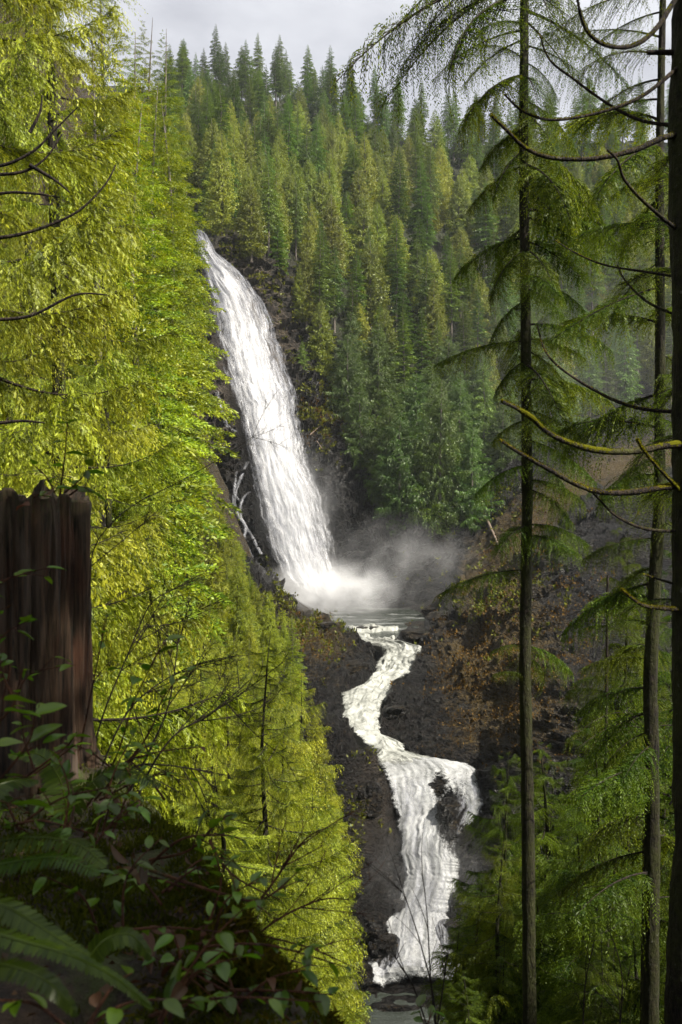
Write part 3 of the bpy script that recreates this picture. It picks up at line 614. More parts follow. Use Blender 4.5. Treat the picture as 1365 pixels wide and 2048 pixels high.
# ---- a few trees picked out one by one
def at(px, py, Yd=None): return P(px, py, Yd or DEPTH(px, py))
plant(('dark_cedar', 0), at(800, 1050)+np.array((0, 1, -1)), 1.15, 1.35, label='big rounded dark green cedar overhanging the black cliff above the pool', cat='tree')
plant(('dark_cedar', 1), at(880, 1060)+np.array((0, 1.5, -1)), 1.5, 1.45, label='tallest of the heavy dark green cedars above the pool', cat='tree')
plant(('dark_cedar', 0), at(945, 1050)+np.array((0, 1, -1)), 1.0, 1.1, label='dark green cedar at the edge of the cliff beside the brown scree', cat='tree')
plant(('dark_cedar', 1), at(765, 1020)+np.array((0, 1, -1)), .85, .8, label='smaller dark green cedar leaning over the cliff nearest the tall waterfall', cat='tree')
plant(('fir', 2), at(640, 690), .95, .9, label='tall thin fir with a long bare trunk right of the cliff top', cat='tree')
plant(('fir', 0), at(556, 565), .62, .8, label='short fir standing alone on the cliff top beside the waterfall', cat='tree')
plant(('hemlock', 1), at(605, 760), .42, .5, label='small bushy tree clinging to the cliff below the forest', cat='tree')
plant(('cedar', 1), at(600, 640), .5, .6, label='small yellowish cedar on the brink of the bare cliff', cat='tree')

# ---- left slope trees: (px, py of top, y distance, kind, width scale)
def on_left(px, Yd):
    x = (px-CX)/F*Yd; return np.array((x, Yd, float(left_h(np.array(x), np.array(float(Yd))))-0.5))
def left_tree(px, top, Yd, kind, w, label, k=0, group=None, name=None):
    b = on_left(px, Yd); zt = (CY-top)/F*Yd; H = max(3.0, zt-b[2])
    base = {'slope_fir': 24, 'slope_cedar': 22, 'near_cedar': 17, 'near_hemlock': 13, 'fir': 30}[kind]
    sc = H/base
    return plant((kind, k), b, sc, max(sc*w, .55*w), label=label, cat='tree', group=group, name=name)
# skyline firs at the top left
for px, top, Yd, k, lab in ((245, -60, 95, 0, 'bright green fir rising past the top edge on the left slope'), (312, 40, 150, 1, 'dark pointed fir on the skyline right of the bright left slope'),
                            (352, 62, 160, 0, 'narrow fir on the skyline where the left slope meets the ridge'), (290, 70, 120, 0, 'green fir below the skyline on the upper left slope'),
                            (340, 150, 105, 1, 'broad yellow green fir with long level boughs above the waterfall brink'), (395, 365, 190, 0, 'thin open tree standing over the waterfall brink'),
                            (375, 200, 130, 1, 'fir with layered boughs hanging over the gorge at the upper left'), (300, 190, 75, 1, 'tall yellow green fir behind the drooping cedar'),
                            (230, 60, 60, 0, 'yellow green fir beside the drooping cedar at the upper left'), (375, 480, 170, 1, 'bright green fir left of the waterfall brink')):
    left_tree(px-26, top, Yd, 'slope_fir', .85, lab, k)
# the belt of trees along the gorge edge and the bright mass below
r2 = np.random.default_rng(5)
edge = np.array([(300, 150), (480, 335), (600, 380), (900, 415), (1000, 440), (1190, 535), (1280, 615), (1400, 680), (1500, 690), (1700, 715), (1900, 715), (2100, 730)], float)
nleft = 0
spots = []
for _ in range(9000):
    yd = 24*math.exp(r2.random()*2.05); px = r2.uniform(-150, 700); x = (px-CX)/F*yd; g = left_h(np.array(x), np.array(yd))
    H = r2.uniform(8, 15) if yd > 45 else r2.uniform(7, 12)
    top = PY(float(g)+H, yd); base = PY(float(g), yd)
    w_ = r2.uniform(.95, 1.2); wpx = {True: .21, False: .225}[yd < 92]*H*w_*F/yd
    if px+wpx*0.75 > np.interp(top+0.4*(base-top), edge[:, 0], edge[:, 1]): continue
    if px+wpx*1.0 > np.interp(base, edge[:, 0], edge[:, 1]): continue
    if top > 2048 or base < 300 : continue
    sp = 0.085*H*np.interp(yd, [20, 60, 92, 93, 180], [3.2, 3.4, 4.2, 5.0, 6.5])
    if any((x-a)**2+(yd-b)**2 < sp*sp for a, b in spots): continue
    spots.append((x, yd)); near = yd < 92
    kind = ('near_cedar' if yd < 34 else 'clump_cedar') if near else ('slope_cedar' if r2.random() < .5 else 'slope_fir')
    base_h = {'near_cedar': 17, 'clump_cedar': 17, 'slope_cedar': 22, 'slope_fir': 24}[kind]; k = 0 if yd < 34 else int(r2.integers(0, 2))
    vz = next(z for lim, z in ((480, 'above the brink'), (760, 'beside the tall waterfall'), (1010, 'beside the waterfall foot'), (1230, 'left of the plunge pool'), (1420, 'beside the rapids'), (1640, 'beside the lower waterfall'), (9999, 'low on the slope')) if top < lim)
    look = {'near_cedar': 'bright cedar', 'clump_cedar': 'bright cedar', 'slope_cedar': 'far cedar', 'slope_fir': 'far fir'}[kind]
    look = ('big ' if H > np.interp(yd, [44, 46], [10.5, 13]) else 'small ' if H < np.interp(yd, [44, 46], [8.5, 10]) else '')+look
    note_tree(plant((kind, k), (x, yd, float(g)-.5), H/base_h, H/base_h*w_, cat='tree'), look, vz, px); nleft += 1
low = []
for q_ in range(9000):
    far_ = q_ > 5000; yd = r2.uniform(17, 75) if not far_ else r2.uniform(75, 188); px = r2.uniform(300, 745); x = (px-CX)/F*yd; g = float(left_h(np.array(x), np.array(yd))); H = r2.uniform(3.5, 7) if not far_ else r2.uniform(4, 8)
    w = r2.uniform(1.5, 2.0); pe = px+.21*H*w*F/yd
    if PY(g, yd) < 900 or PY(g+H, yd) > 2120 or pe > 8+np.interp(PY(g+H*.35, yd), edge[:, 0], edge[:, 1]): continue
    if any((x-a)**2+(yd-b)**2 < (2.2 if not far_ else 4.5)**2 for a, b in low): continue
    low.append((x, yd)); k_ = (('near_cedar', 0) if yd < 30 else ('clump_cedar', q_ % 2)) if not far_ else (('slope_cedar', 'slope_fir')[q_ % 2], q_ % 2); bh = 17 if not far_ else (22, 24)[q_ % 2]
    note_tree(plant(k_, (x, yd, g-.4), H/bh, H/bh*w, cat='tree', name='young_cedar' if q_ % 2 == 0 or not far_ else 'young_fir'), ('small' if H < 5.2 else 'larger')+(' young cedar' if q_ % 2 == 0 or not far_ else ' young fir'), ('far down ' if far_ else 'low down ')+('beside the pool' if PY(g+H, yd) < 1290 else 'opposite the rapids' if PY(g+H, yd) < 1500 else 'opposite the lower waterfall' if PY(g+H, yd) < 1750 else 'near the bottom edge'), px)
print('left trees', nleft, len(low))

# ------------------------------------------------------------------ hero trees with single boughs
BG = {}
def bough_mesh(kind, i, fine=True):
    key = (kind, i, fine)
    if key not in BG:
        if kind == 'hemlock': b = bough(500+i, 2.4, 'hemlock', .036, .026, .085, .022, tw=.50, sub=False)
        elif kind == 'limp': b = bough(540+i, 2.4, 'hemlock', .05, .024, .055, .013, tw=.55)
        else: b = bough(600+i, 3.0, 'cedar', .055, .046, .12, .015, tw=.55, sub=True)
        BG[key] = b.mesh('bough', [M_cedar if kind == 'cedar' else M_hem, M_limb])
    return BG[key]
def put_bough(parent, kind, i, loc, az, pitch, length, roll=0.0, fat=1.0):
    L = 3.0 if kind == 'cedar' else 2.4; s = length/L
    o = obj('branch', bough_mesh(kind, i), parent, loc); o.rotation_euler = Matrix(np.array(rotz(az)@roty(pitch)@np.array([[1, 0, 0], [0, math.cos(roll), -math.sin(roll)], [0, math.sin(roll), math.cos(roll)]])).tolist()).to_euler()
    sw = max(s*fat, .6*min(1, s*2)); o.scale = (s, sw, sw); return o
# left hero cedars
def hero_cedar(px, Yd, base_z, top_z, rmax, nb, label, seed, r0=.22):
    r = np.random.default_rng(seed); x = (px-CX)/F*Yd; e = empty('cedar_tree', (x, Yd, base_z), label=label, cat='tree'); H = top_z-base_z
    obj('trunk', trunk_mesh('cedar_trunk', H, r0, M_bark, seed, 14, 40, .004, rough=.1), e)
    az = 0
    for i in range(nb):
        f = (i+.5)/nb; h = H*(.06+.92*f); az += 2.4+r.normal(0, .2); R = rmax*(1-f)**.7*r.uniform(.75, 1.15)+.3
        put_bough(e, 'cedar', int(r.integers(0, 5)), (0, 0, h), az, r.normal(.0, .12)-.35*f, R, r.normal(0, .15), 1.1)
    return e
hero_cedar(-60, 12.5, -7.5, 13.5, 3.3, 75, 'big cedar with long drooping sprays filling the upper left edge', 1)
hero_cedar(120, 19, -12, 17, 3.2, 80, 'tall cedar with drooping bright sprays and dark bare limbs at the upper left', 2)
hero_cedar(60, 27, -15, 20, 3.8, 74, 'cedar standing behind the other drooping cedars at the upper left', 3)
hero_cedar(215, 26, -18, 7.5, 3.0, 80, 'bright cedar in front of the left slope beside the stump', 4)
hero_cedar(-20, 16, -10, 5.5, 3.2, 80, 'cedar with hanging sprays just behind the weathered stump', 5)
hero_cedar(140, 21, -15, -1.5, 3.0, 70, 'cedar with hanging sprays right of the stump', 7)

# dark limbs that show in front of the left cedar
def limb(name, pts, r0, r1, mat, label=None, cat=None, sides=8, n=40, parent=None, rough=.12, **kw):
    p = smooth_path(pts, n); v, q = tube(p, np.linspace(r0, r1, n), sides, rough, .05, 3)
    o = obj(name, mesh(name, v, q, mats=[mat], smooth=True), parent); tag(o, label, cat, **kw); return o

HC = bpy.data.objects['cedar_tree.%03d' % 0] if 'cedar_tree.000' in bpy.data.objects else None
for o_ in S.objects:
    if o_.get('label', '').startswith('big cedar with long drooping'): HC = o_
off = np.array(HC.location)
for pts in ([(-40, 480), (35, 470), (100, 450), (160, 420), (210, 370), (232, 330)], [(-40, 335), (15, 328), (70, 300), (110, 260), (155, 215)], [(-40, 350), (40, 345), (90, 318), (125, 268)], [(60, 265), (80, 225), (85, 190)], [(-40, 395), (20, 385), (75, 388), (120, 395)],
            [(-30, 640), (60, 632), (150, 590), (215, 590)], [(-30, 850), (40, 842), (90, 846)], [(60, 330), (110, 360), (140, 385)]):
    limb('branch', [P(a, b, 9.4+.006*k*k)-off for k, (a, b) in enumerate(pts)], .020, .006, M_limb, parent=HC, rough=.2)
# right-hand trees
def hero_trunk(px_top, px_bot, Yd, w_top, w_bot, label, seed, py_top=-350, py_bot=2350):
    a = P(px_bot, py_bot, Yd); b = P(px_top, py_top, Yd); n = 120; t = np.linspace(0, 1, n)
    r = np.random.default_rng(seed); wob = np.interp(t, np.linspace(0, 1, 9), r.normal(0, .03, 9)); pth = a+(b-a)*t[:, None]; pth[:, 0] += wob-wob[0]
    rb, rt = w_bot/2/F*Yd, w_top/2/F*Yd
    e = empty('hemlock_tree', tuple(a), label=label, cat='tree'); v, q = tube(pth-a, np.linspace(rb, rt, n), 20, .16, .06, seed)
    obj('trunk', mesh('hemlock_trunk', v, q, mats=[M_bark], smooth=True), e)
    def pos(py): f = (py-py_bot)/(py_top-py_bot); i = np.clip(f*(n-1), 0, n-1); return np.array([np.interp(i, np.arange(n), pth[:, k]) for k in range(3)])-a
    return e, pos, a
T1, pos1, _ = hero_trunk(1047, 1060, 20, 15, 29, 'tall mossy hemlock trunk standing in front of the gorge, nearest the waterfall', 1)
T2, pos2, _ = hero_trunk(1328, 1300, 17, 9, 38, 'slender hemlock with a leaning trunk between the mossy limbs', 2)
T3, pos3, org3 = hero_trunk(1408, 1394, 9, 84, 70, 'thick dark trunk at the right edge with long mossy limbs', 3)
def B(T, pos, Yd, py, px_tip, py_tip, kind='hemlock', i=0, dy=None, fat=1.0, roll=0.0):
    """bough from the trunk at height py whose end shows near (px_tip, py_tip)"""
    a = pos(py); w = a+np.array(T.location); dep = Yd+(rg.uniform(-1.0, 1.0) if dy is None else dy)
    tip = P(px_tip, py_tip, dep); d = tip-w; Lh = np.linalg.norm(d)
    az = math.atan2(d[1], d[0]); el = math.atan2(d[2], math.hypot(d[0], d[1]))
    droop = -0.17 if kind != 'cedar' else -.08
    o = put_bough(T, kind, i, a, az, -(el-droop), Lh*1.05, roll, fat)
    return o
# boughs of the first trunk (left side then right side)
L1 = [(-70, 672, 165, 0, 1.0), (-110, 760, 60, 1, 1.0), (-30, 800, 110, 2, 1.0), (60, 870, 150, 3, .9), (150, 930, 235, 4, 1.0), (120, 960, 90, 0, .8), (260, 955, 330, 1, 1.0), (300, 985, 400, 2, .8), (330, 940, 420, 3, .9),
      (475, 915, 545, 4, 1.1), (500, 975, 600, 0, .8), (600, 975, 680, 1, 1.1), (682, 872, 735, 2, .7), (720, 985, 790, 3, .9), (840, 985, 880, 4, .8), (930, 950, 985, 0, .9), (1050, 1000, 1100, 2, .8), (1140, 885, 1190, 3, .75), (1290, 985, 1300, 1, .7), (1350, 990, 1345, 4, .7)]
R1 = [(-60, 1190, 60, 0, 1.1), (20, 1240, 170, 1, 1.1), (90, 1180, 170, 2, 1.0), (200, 1160, 300, 3, 1.0), (300, 1200, 400, 4, 1.1), (350, 1225, 470, 0, 1.1), (420, 1250, 490, 1, 1.2), (480, 1160, 560, 2, 1.0), (560, 1180, 620, 3, 1.0),
      (650, 1220, 690, 4, 1.0), (700, 1150, 790, 0, 1.0), (760, 1210, 800, 1, .9), (820, 1160, 880, 2, .9), (880, 1190, 960, 3, .9), (960, 1170, 1000, 4, 1.0), (1050, 1175, 1080, 0, 1.1), (1290, 1140, 1340, 1, .7)]
for j, (py, tx, ty, i, ft) in enumerate(L1+R1): B(T1, pos1, 20, py, tx, ty, 'limp' if py < 130 else 'hemlock', i, None, ft*1.15, rg.normal(0, .2))
for j, (py, tx, ty, i, ft) in enumerate(R1+L1[:4]): B(T1, pos1, 20, py+rg.uniform(12, 35), tx+(1046-tx)*rg.uniform(.2, .5), ty+rg.uniform(0, 50), 'limp' if py < 130 else 'hemlock', (i+2) % 5, rg.uniform(-2, 2), 1.1, rg.normal(0, .3))
for j in range(9):
    py = -150+j*100; s = 1 if j % 2 else -1
    B(T1, pos1, 20, py, 1050+s*rg.uniform(20, 90), py+rg.uniform(20, 110), 'limp' if py < 200 else 'hemlock', j % 5, rg.choice([-1.6, 1.8]), .8)
# boughs of the slender trunk
for j in range(48):
    py = -140+j*42+rg.uniform(-12, 12); s = 1 if rg.random() < .3 else -1; ln = rg.uniform(70, 215)*(1 if s < 0 else .6)
    B(T2, pos2, 17, py, 1318+s*ln, py+rg.uniform(-10, 130), 'limp' if py < 200 else 'hemlock', int(rg.integers(0, 5)), rg.uniform(-1.4, 2.0), rg.uniform(.8, 1.15), rg.normal(0, .25))
# mossy limbs of the trunk at the right edge
def tuft_moss(pts, rad, amount, seed, parent):
    r = np.random.default_rng(seed); p = smooth_path(pts, 260); T = norm(np.gradient(p, axis=0)); s = Soup()
    dens = np.clip(.55+1.2*noise(p, .28, seed, 2), 0, 1)*amount
    for c in range(16):
        j = r.random(260) < dens
        q = p[j]+T[j]*r.uniform(-.02, .02, (j.sum(), 1)); th = r.normal(0, .75, j.sum()); up = np.array((0, 0, 1.0)); sd = norm(np.cross(T[j], up)); o = norm(up*np.cos(th)[:, None]+sd*np.sin(th)[:, None])
        rr = np.interp(np.where(j)[0], [0, 259], rad); q = q+o*(rr*.8)[:, None]; dd = norm(o+r.normal(0, .6, q.shape)); w = norm(np.cross(dd, r.normal(0, 1, q.shape))); ln = r.uniform(.008, .022, len(q))
        M = len(q); s.add(np.stack([q-w*.006, q+w*.006, q+dd*ln[:, None]], 1), T=np.arange(M*3).reshape(M, 3), a=np.repeat(np.clip(r.normal(.6, .2, M), 0, 1), 3))
    # moss cushion: thick irregular sleeve on top of the wood
    n = 160; pp = smooth_path(pts, n); dn = np.clip(.3+1.3*noise(pp, .28, seed, 2), 0, 1)*amount; rr = np.interp(np.arange(n), [0, n-1], rad)
    v, q = tube(pp+np.array((0, 0, 1))*(rr*.35*dn)[:, None], rr*(.55+.75*dn), 10, .25, .03, seed); s.add(v, q, a=.45)
    o = obj('moss', s.mesh('limb_moss', [M_mossleaf]), parent); return o
def rlimb(pts, Y0, Y1, w0, w1, moss, seed):
    k = len(pts); Ys = np.linspace(Y0, Y1, k); p3 = [P(px, py, y)-org3 for (px, py), y in zip(pts, Ys)]
    p3[0] = p3[0]
    r0, r1 = w0/2/F*Y0, w1/2/F*Y1
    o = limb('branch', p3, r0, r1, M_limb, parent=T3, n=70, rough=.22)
    if moss > 0: tuft_moss(p3, (r0, r1), moss, seed, o)
    return o
rlimb([(1390, 888), (1330, 892), (1270, 903), (1200, 902), (1150, 890), (1100, 868), (1065, 838), (1030, 815), (1004, 803)], 9, 7.6, 14, 7, 1.0, 1)
rlimb([(1390, 968), (1330, 975), (1260, 985), (1200, 984), (1150, 968), (1100, 940), (1060, 918), (1030, 900), (1004, 883)], 9, 7.9, 13, 6, .75, 2)
rlimb([(1390, 265), (1330, 275), (1260, 303), (1180, 318), (1100, 315), (1050, 295), (1015, 262), (984, 232)], 9, 8.2, 13, 5, .45, 3)
rlimb([(1390, 100), (1345, 145), (1280, 195), (1200, 225), (1110, 240), (1050, 225), (1010, 190)], 9, 8.5, 9, 3.5, .3, 4)
rlimb([(1390, -80), (1350, 0), (1310, 60), (1265, 92), (1210, 90), (1170, 55), (1152, -20)], 9, 8.2, 12, 5, .45, 5)
rlimb([(1390, 105), (1340, 105), (1295, 105)], 9, 9, 14, 10, .3, 6)
rlimb([(1390, 250), (1340, 250), (1280, 240), (1220, 210), (1150, 160), (1100, 120), (1080, 70)], 9, 9.8, 9, 3, .2, 7)
rlimb([(1390, 470), (1350, 455), (1290, 405), (1250, 360), (1235, 320), (1215, 300)], 9, 8.6, 9, 4, .1, 8)
rlimb([(1390, 825), (1300, 820), (1240, 805), (1180, 775), (1120, 735), (1090, 700), (1075, 650)], 9, 9.5, 8, 3, .15, 9)
rlimb([(1390, 1060), (1330, 1062), (1280, 1055), (1230, 1030), (1200, 1000), (1180, 980)], 9, 8.6, 8, 3, .05, 10)
rlimb([(1390, 1222), (1340, 1218), (1290, 1212), (1262, 1195), (1245, 1180)], 9, 8.5, 10, 4, .5, 11)
rlimb([(1390, 640), (1340, 625), (1290, 600), (1250, 560), (1235, 530)], 9, 9.4, 7, 3, .05, 12)
rlimb([(1390, 560), (1300, 545), (1210, 530), (1150, 505), (1110, 480)], 9, 10, 6, 2, .05, 13)
rlimb([(1390, 1010), (1330, 950), (1290, 905), (1275, 880)], 9, 8.4, 7, 3, .9, 14)
rlimb([(1390, 1180), (1340, 1165), (1290, 1150)], 9, 9, 7, 3, .1, 15)
for j in range(9):
    py = rg.uniform(300, 1400); B(T3, pos3, 9, py, rg.uniform(1230, 1330), py+rg.uniform(-60, 80), 'limp', j % 5, rg.uniform(.5, 2.5), .5)

# younger hemlocks and cedars of the lower right
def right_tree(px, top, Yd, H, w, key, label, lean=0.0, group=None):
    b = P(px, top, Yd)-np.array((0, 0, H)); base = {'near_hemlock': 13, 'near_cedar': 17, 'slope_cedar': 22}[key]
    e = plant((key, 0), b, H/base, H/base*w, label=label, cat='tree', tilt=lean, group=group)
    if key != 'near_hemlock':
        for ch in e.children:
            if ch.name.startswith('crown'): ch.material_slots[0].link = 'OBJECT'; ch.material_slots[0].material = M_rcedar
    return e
RT = [(1175, 1440, 22, 12, .95, 'near_hemlock', 'young hemlock with a thin dark trunk right of the tall mossy trunk'),
      (1010, 1500, 30, 14, .9, 'near_cedar', 'bright cedar beside the lower waterfall'),
      (1240, 1040, 32, 17, .8, 'near_hemlock', 'open hemlock with bare twigs in front of the brown rock'),
      (1000, 1680, 24, 9, 1.2, 'near_cedar', 'bushy cedar at the right bank of the lower waterfall'),
      (1340, 1080, 24, 17, .9, 'near_hemlock', 'green hemlock behind the two right trunks'),
      (925, 1830, 24, 7, 1.2, 'near_hemlock', 'small hemlock spreading over the foot of the lower waterfall'),
      (1120, 1700, 25, 8, 1.2, 'near_hemlock', 'dense low hemlock between the two tall trunks'),
      (1260, 1540, 23, 12, 1.1, 'near_hemlock', 'hemlock filling the gap left of the slender trunk'),
      (1375, 1640, 19, 9, 1.1, 'near_hemlock', 'dark hemlock in the lower right corner'),
      (1000, 1880, 23, 5, 1.3, 'near_hemlock', 'low hemlock thicket at the foot of the tall mossy trunk'),
      (1190, 1850, 19, 5, 1.3, 'near_hemlock', 'low dark hemlock at the bottom edge between the trunks'),
      (1310, 1300, 36, 20, .9, 'near_cedar', 'cedar seen behind the slender trunk'),
      (1110, 1560, 34, 14, 1.0, 'near_cedar', 'bright cedar seen through the gap right of the tall mossy trunk')]
RT += [(960, 1760, 27, 8, 1.3, 'near_cedar', 'round cedar bush on the right bank between the falls and the tall mossy trunk'),
      (1090, 1480, 28, 12, 1.2, 'near_cedar', 'green cedar directly right of the tall mossy trunk'),
      (1150, 1640, 24, 9, 1.4, 'near_cedar', 'wide cedar behind the young hemlock'),
      (1230, 1700, 20, 8, 1.4, 'near_cedar', 'leafy cedar between the thin poles'),
      (1330, 1440, 27, 13, 1.2, 'near_cedar', 'cedar behind the right edge trunk'),
      (1290, 1200, 40, 20, 1.0, 'near_cedar', 'pale cedar far behind the slender trunk'),
      (1370, 1300, 30, 16, 1.1, 'near_hemlock', 'hemlock seen right of the slender trunk'),
      (1070, 1760, 24, 7, 1.5, 'near_cedar', 'cedar thicket round the base of the tall mossy trunk'),
      (930, 1940, 21, 4.5, 1.5, 'near_cedar', 'low cedar at the bottom edge right of the stream'),
      (1260, 1830, 20, 6, 1.5, 'near_cedar', 'low cedar at the bottom edge near the slender trunk')]
for px, top, Yd, H, w, key, lab in RT: right_tree(px, top, Yd, H, w, key, lab)
# thin dark trunks behind
for px, Yd, w, lab in ((1292, 19, 20, 'thin dark trunk just left of the slender hemlock'), (1210, 27, 12, 'thin bare pole tree between the tall trunks'), (1085, 26, 9, 'thin bare pole tree close to the tall mossy trunk')):
    a = P(px-6, 2300, Yd); b = P(px+6, 1150 if px != 1085 else 1750, Yd); t = np.linspace(0, 1, 30); pth = a+(b-a)*t[:, None]
    v, q = tube(pth-a, np.linspace(w/2, w/5, 30)/F*Yd, 8, .15, .06, 4); e = empty('dead_tree', tuple(a), label=lab, cat='tree'); obj('trunk', mesh('dead_trunk', v, q, mats=[M_limb], smooth=True), e)
    for k in range(7):
        f = rg.uniform(.4, .98); p0 = (b-a)*f; s = rg.choice([-1, 1]); L = rg.uniform(.5, 1.6); limb('branch', [p0, p0+np.array((s*L*.5, rg.normal(0, .2), -.02)), p0+np.array((s*L, rg.normal(0, .3), -.25*L))], .014, .005, M_limb, parent=e, n=10, sides=5)
# shade trees outside the frame, behind and right of the viewpoint
for (x, y, zb, H, key, lab) in ((5.0, -0.6, -6, 17, 'shade_cedar', 'dense cedar standing just right of the viewpoint, out of the picture'), (2.8, -3.6, -4.5, 16, 'shade_cedar', 'dense cedar behind the viewpoint'), (7.8, 1.6, -8, 19, 'shade_cedar', 'dark cedar beside the viewpoint'), (-1.5, -5.5, -3.5, 15, 'shade_cedar', 'cedar behind the viewpoint on the slope'),
                            (9.0, 4.5, -8, 15, 'near_cedar', 'cedar on the right bank outside the view'), (12, 9, -12, 19, 'near_cedar', 'cedar on the right bank further outside the view'), (9.5, 9, -10, 14, 'near_hemlock', 'hemlock on the right bank outside the view')):
    base = {'near_hemlock': 13, 'near_cedar': 17, 'shade_cedar': 17}[key]; plant((key, 0), (x, y, zb), H/base, H/base*(1.35 if key != 'shade_cedar' else 1.0), label=lab, cat='tree')

# ------------------------------------------------------------------ foreground bank
def bank_z(x, y):
    # plateau left of the line from (-.14,2.3) to (-1.1,4.6)
    ex = np.interp(y, [-2, 0, 1.6, 2.34, 2.6, 2.97, 3.67, 4.6, 6.0], [0.35, .2, -.02, -.14, -.24, -.39, -.72, -1.15, -1.9])
    dd = x-ex; z = -1.12+np.where(dd < 0, -0.10*np.maximum(dd, -2), 0)-np.where(dd > 0, np.minimum(dd*1.0+dd*dd*1.2, 3.2), 0)
    return z-np.where(y < 1.4, (1.4-y)*.35, 0)
X, Y = np.meshgrid(np.linspace(-3.2, 1.9, 190), np.linspace(-1, 6.6, 230)); Z = bank_z(X, Y); V = np.stack([X, Y, Z], -1)
V[..., 2] += .15*noise(V, .5, 61, 3)+.045*noise(V, .09, 62, 3)+.02*noise(V, .03, 63, 2)
tag(obj('forest_floor', mesh('forest_floor', V, grid_faces(*X.shape), mats=[M_ground], smooth=True)), 'dark mossy earth bank in the foreground', kind='structure')
def bz(x, y): return float(bank_z(np.array(x), np.array(y)))

# stump
def stump():
    m, nt, out = newmat('weathered red cedar wood')
    n1 = nz(nt, 1.0, 8, 0.68, sc=(26, 26, 1.8), dist=.25); n2 = nz(nt, 3.0, 5, .6, sc=(2.5, 2.5, .8)); n3 = nz(nt, 60, 3, .6); n9 = nz(nt, 1, 6, .7, sc=(95, 95, 4), dist=.4)
    c = mixc(nt, ramp(nt, mth(nt, 'MULTIPLY_ADD', mth(nt, 'SUBTRACT', n9, .5), 1.1, n1), .32, .68), (0.004, 0.003, 0.002), (0.075, 0.044, 0.026)); c = mixc(nt, mth(nt, 'MULTIPLY', ramp(nt, n2, .52, .68), .7), c, (0.09, 0.07, 0.055))
    c = mixc(nt, mth(nt, 'MULTIPLY', ramp(nt, n2, .47, .33), .6), c, (0.060, 0.020, 0.008)); at_ = attr(nt, 'tint'); c = mixc(nt, mth(nt, 'MULTIPLY', at_, ramp(nt, n3, .35, .6)), c, (0.035, 0.040, 0.008))
    p = N(nt, 'ShaderNodeBsdfPrincipled'); nt.links.new(c, p.inputs['Base Color']); p.inputs['Roughness'].default_value = .75; p.inputs['Specular IOR Level'].default_value = .3
    bp = N(nt, 'ShaderNodeBump'); bp.inputs['Strength'].default_value = 1; bp.inputs['Distance'].default_value = .012; nt.links.new(mth(nt, 'ADD', n1, mth(nt, 'MULTIPLY', n9, .7)), bp.inputs['Height']); nt.links.new(bp.outputs[0], p.inputs['Normal']); nt.links.new(p.outputs[0], out.inputs['Surface'])
    e = empty('tree_stump', (-1.38, 4.0, -1.15), label='weathered reddish cedar stump with jagged top and small plants growing on it', cat='stump')
    nh, na = 110, 260; th = np.linspace(0, 2*np.pi, na, endpoint=False); t = np.linspace(0, 1, nh)
    TH, TT = np.meshgrid(th, t); ring = np.stack([np.cos(TH), np.sin(TH), TT*.22], -1)
    fl = noise(ring*np.array((1, 1, .8)), .17, 71, 3); fine = noise(ring*np.array((1, 1, .35)), .05, 72, 2)
    topz = 1.36+.07*noise(np.stack([np.cos(th), np.sin(th), 0*th], -1), .12, 73, 2)+.05*np.clip(noise(np.stack([np.cos(th), np.sin(th), 0*th], -1), .3, 74), 0, 1)+.10*(np.cos(th) < -.35)
    R = .315*(1+.10*(1-TT)**2+.06*np.cos(2*TH))+.11*fl+.04*fine-.03*np.clip(np.abs(noise(ring*np.array((1, 1, .25)), .11, 79, 2))*-6+1, 0, 1)-.02*np.clip(TT-.93, 0, 1)*8*.1
    Zt = TT*topz[None]-.15; V = np.stack([R*np.cos(TH), R*np.sin(TH), Zt], -1)
    moss = np.clip((TT-.78)*3, 0, 1)*.8*np.clip(.5+noise(V, .15, 75), 0, 1)+.3*np.clip(noise(V, .25, 76), 0, 1)
    # inner rotten wall
    Ri = np.linspace(.85, .05, 12)[:, None]; Vi = np.stack([R[-1]*Ri*np.cos(th), R[-1]*Ri*np.sin(th), (topz-.15)[None]-.04-.28*(1-Ri)**.5+0*th+.03*noise(np.stack([R[-1]*Ri*np.cos(th), R[-1]*Ri*np.sin(th), 0*Ri*th], -1), .06, 77)], -1)
    VV = np.concatenate([V, Vi]); mo = np.concatenate([moss, np.full(Vi.shape[:2], .7)])
    obj('wood', mesh('stump_wood', VV, grid_faces(VV.shape[0], na, True), mats=[m], smooth=True, attrs={'tint': mo}), e)
    # upright splinters on the far rim
    for k in range(9):
        a = rg.uniform(1.6, 4.4); rr = .31; h = rg.uniform(.005, .02); w = rg.uniform(.015, .04); cx, cyy = rr*math.cos(a), rr*math.sin(a); s = Soup()
        tdir = np.array((-math.sin(a), math.cos(a), 0)); o_ = np.array((math.cos(a), math.sin(a), 0)); b = np.array((cx, cyy, 1.18))
        ring0 = np.array([b-tdir*w-o_*.012, b+tdir*w-o_*.012, b+tdir*w+o_*.012, b-tdir*w+o_*.012]); ring1 = ring0*1.0; ring1 = b+(ring0-b)*.55+np.array((0, 0, h))
        ring2 = b+(ring0-b)*.15+np.array((rg.normal(0, .006), 0, h*1.35)); v = np.concatenate([ring0, ring1, ring2])
        obj('splinter', mesh('splinter', v, np.concatenate([grid_faces(3, 4, True), [[8, 9, 10, 11]]]), mats=[m], attrs={'tint': np.full(12, .3)}), e)
    return e
stump()

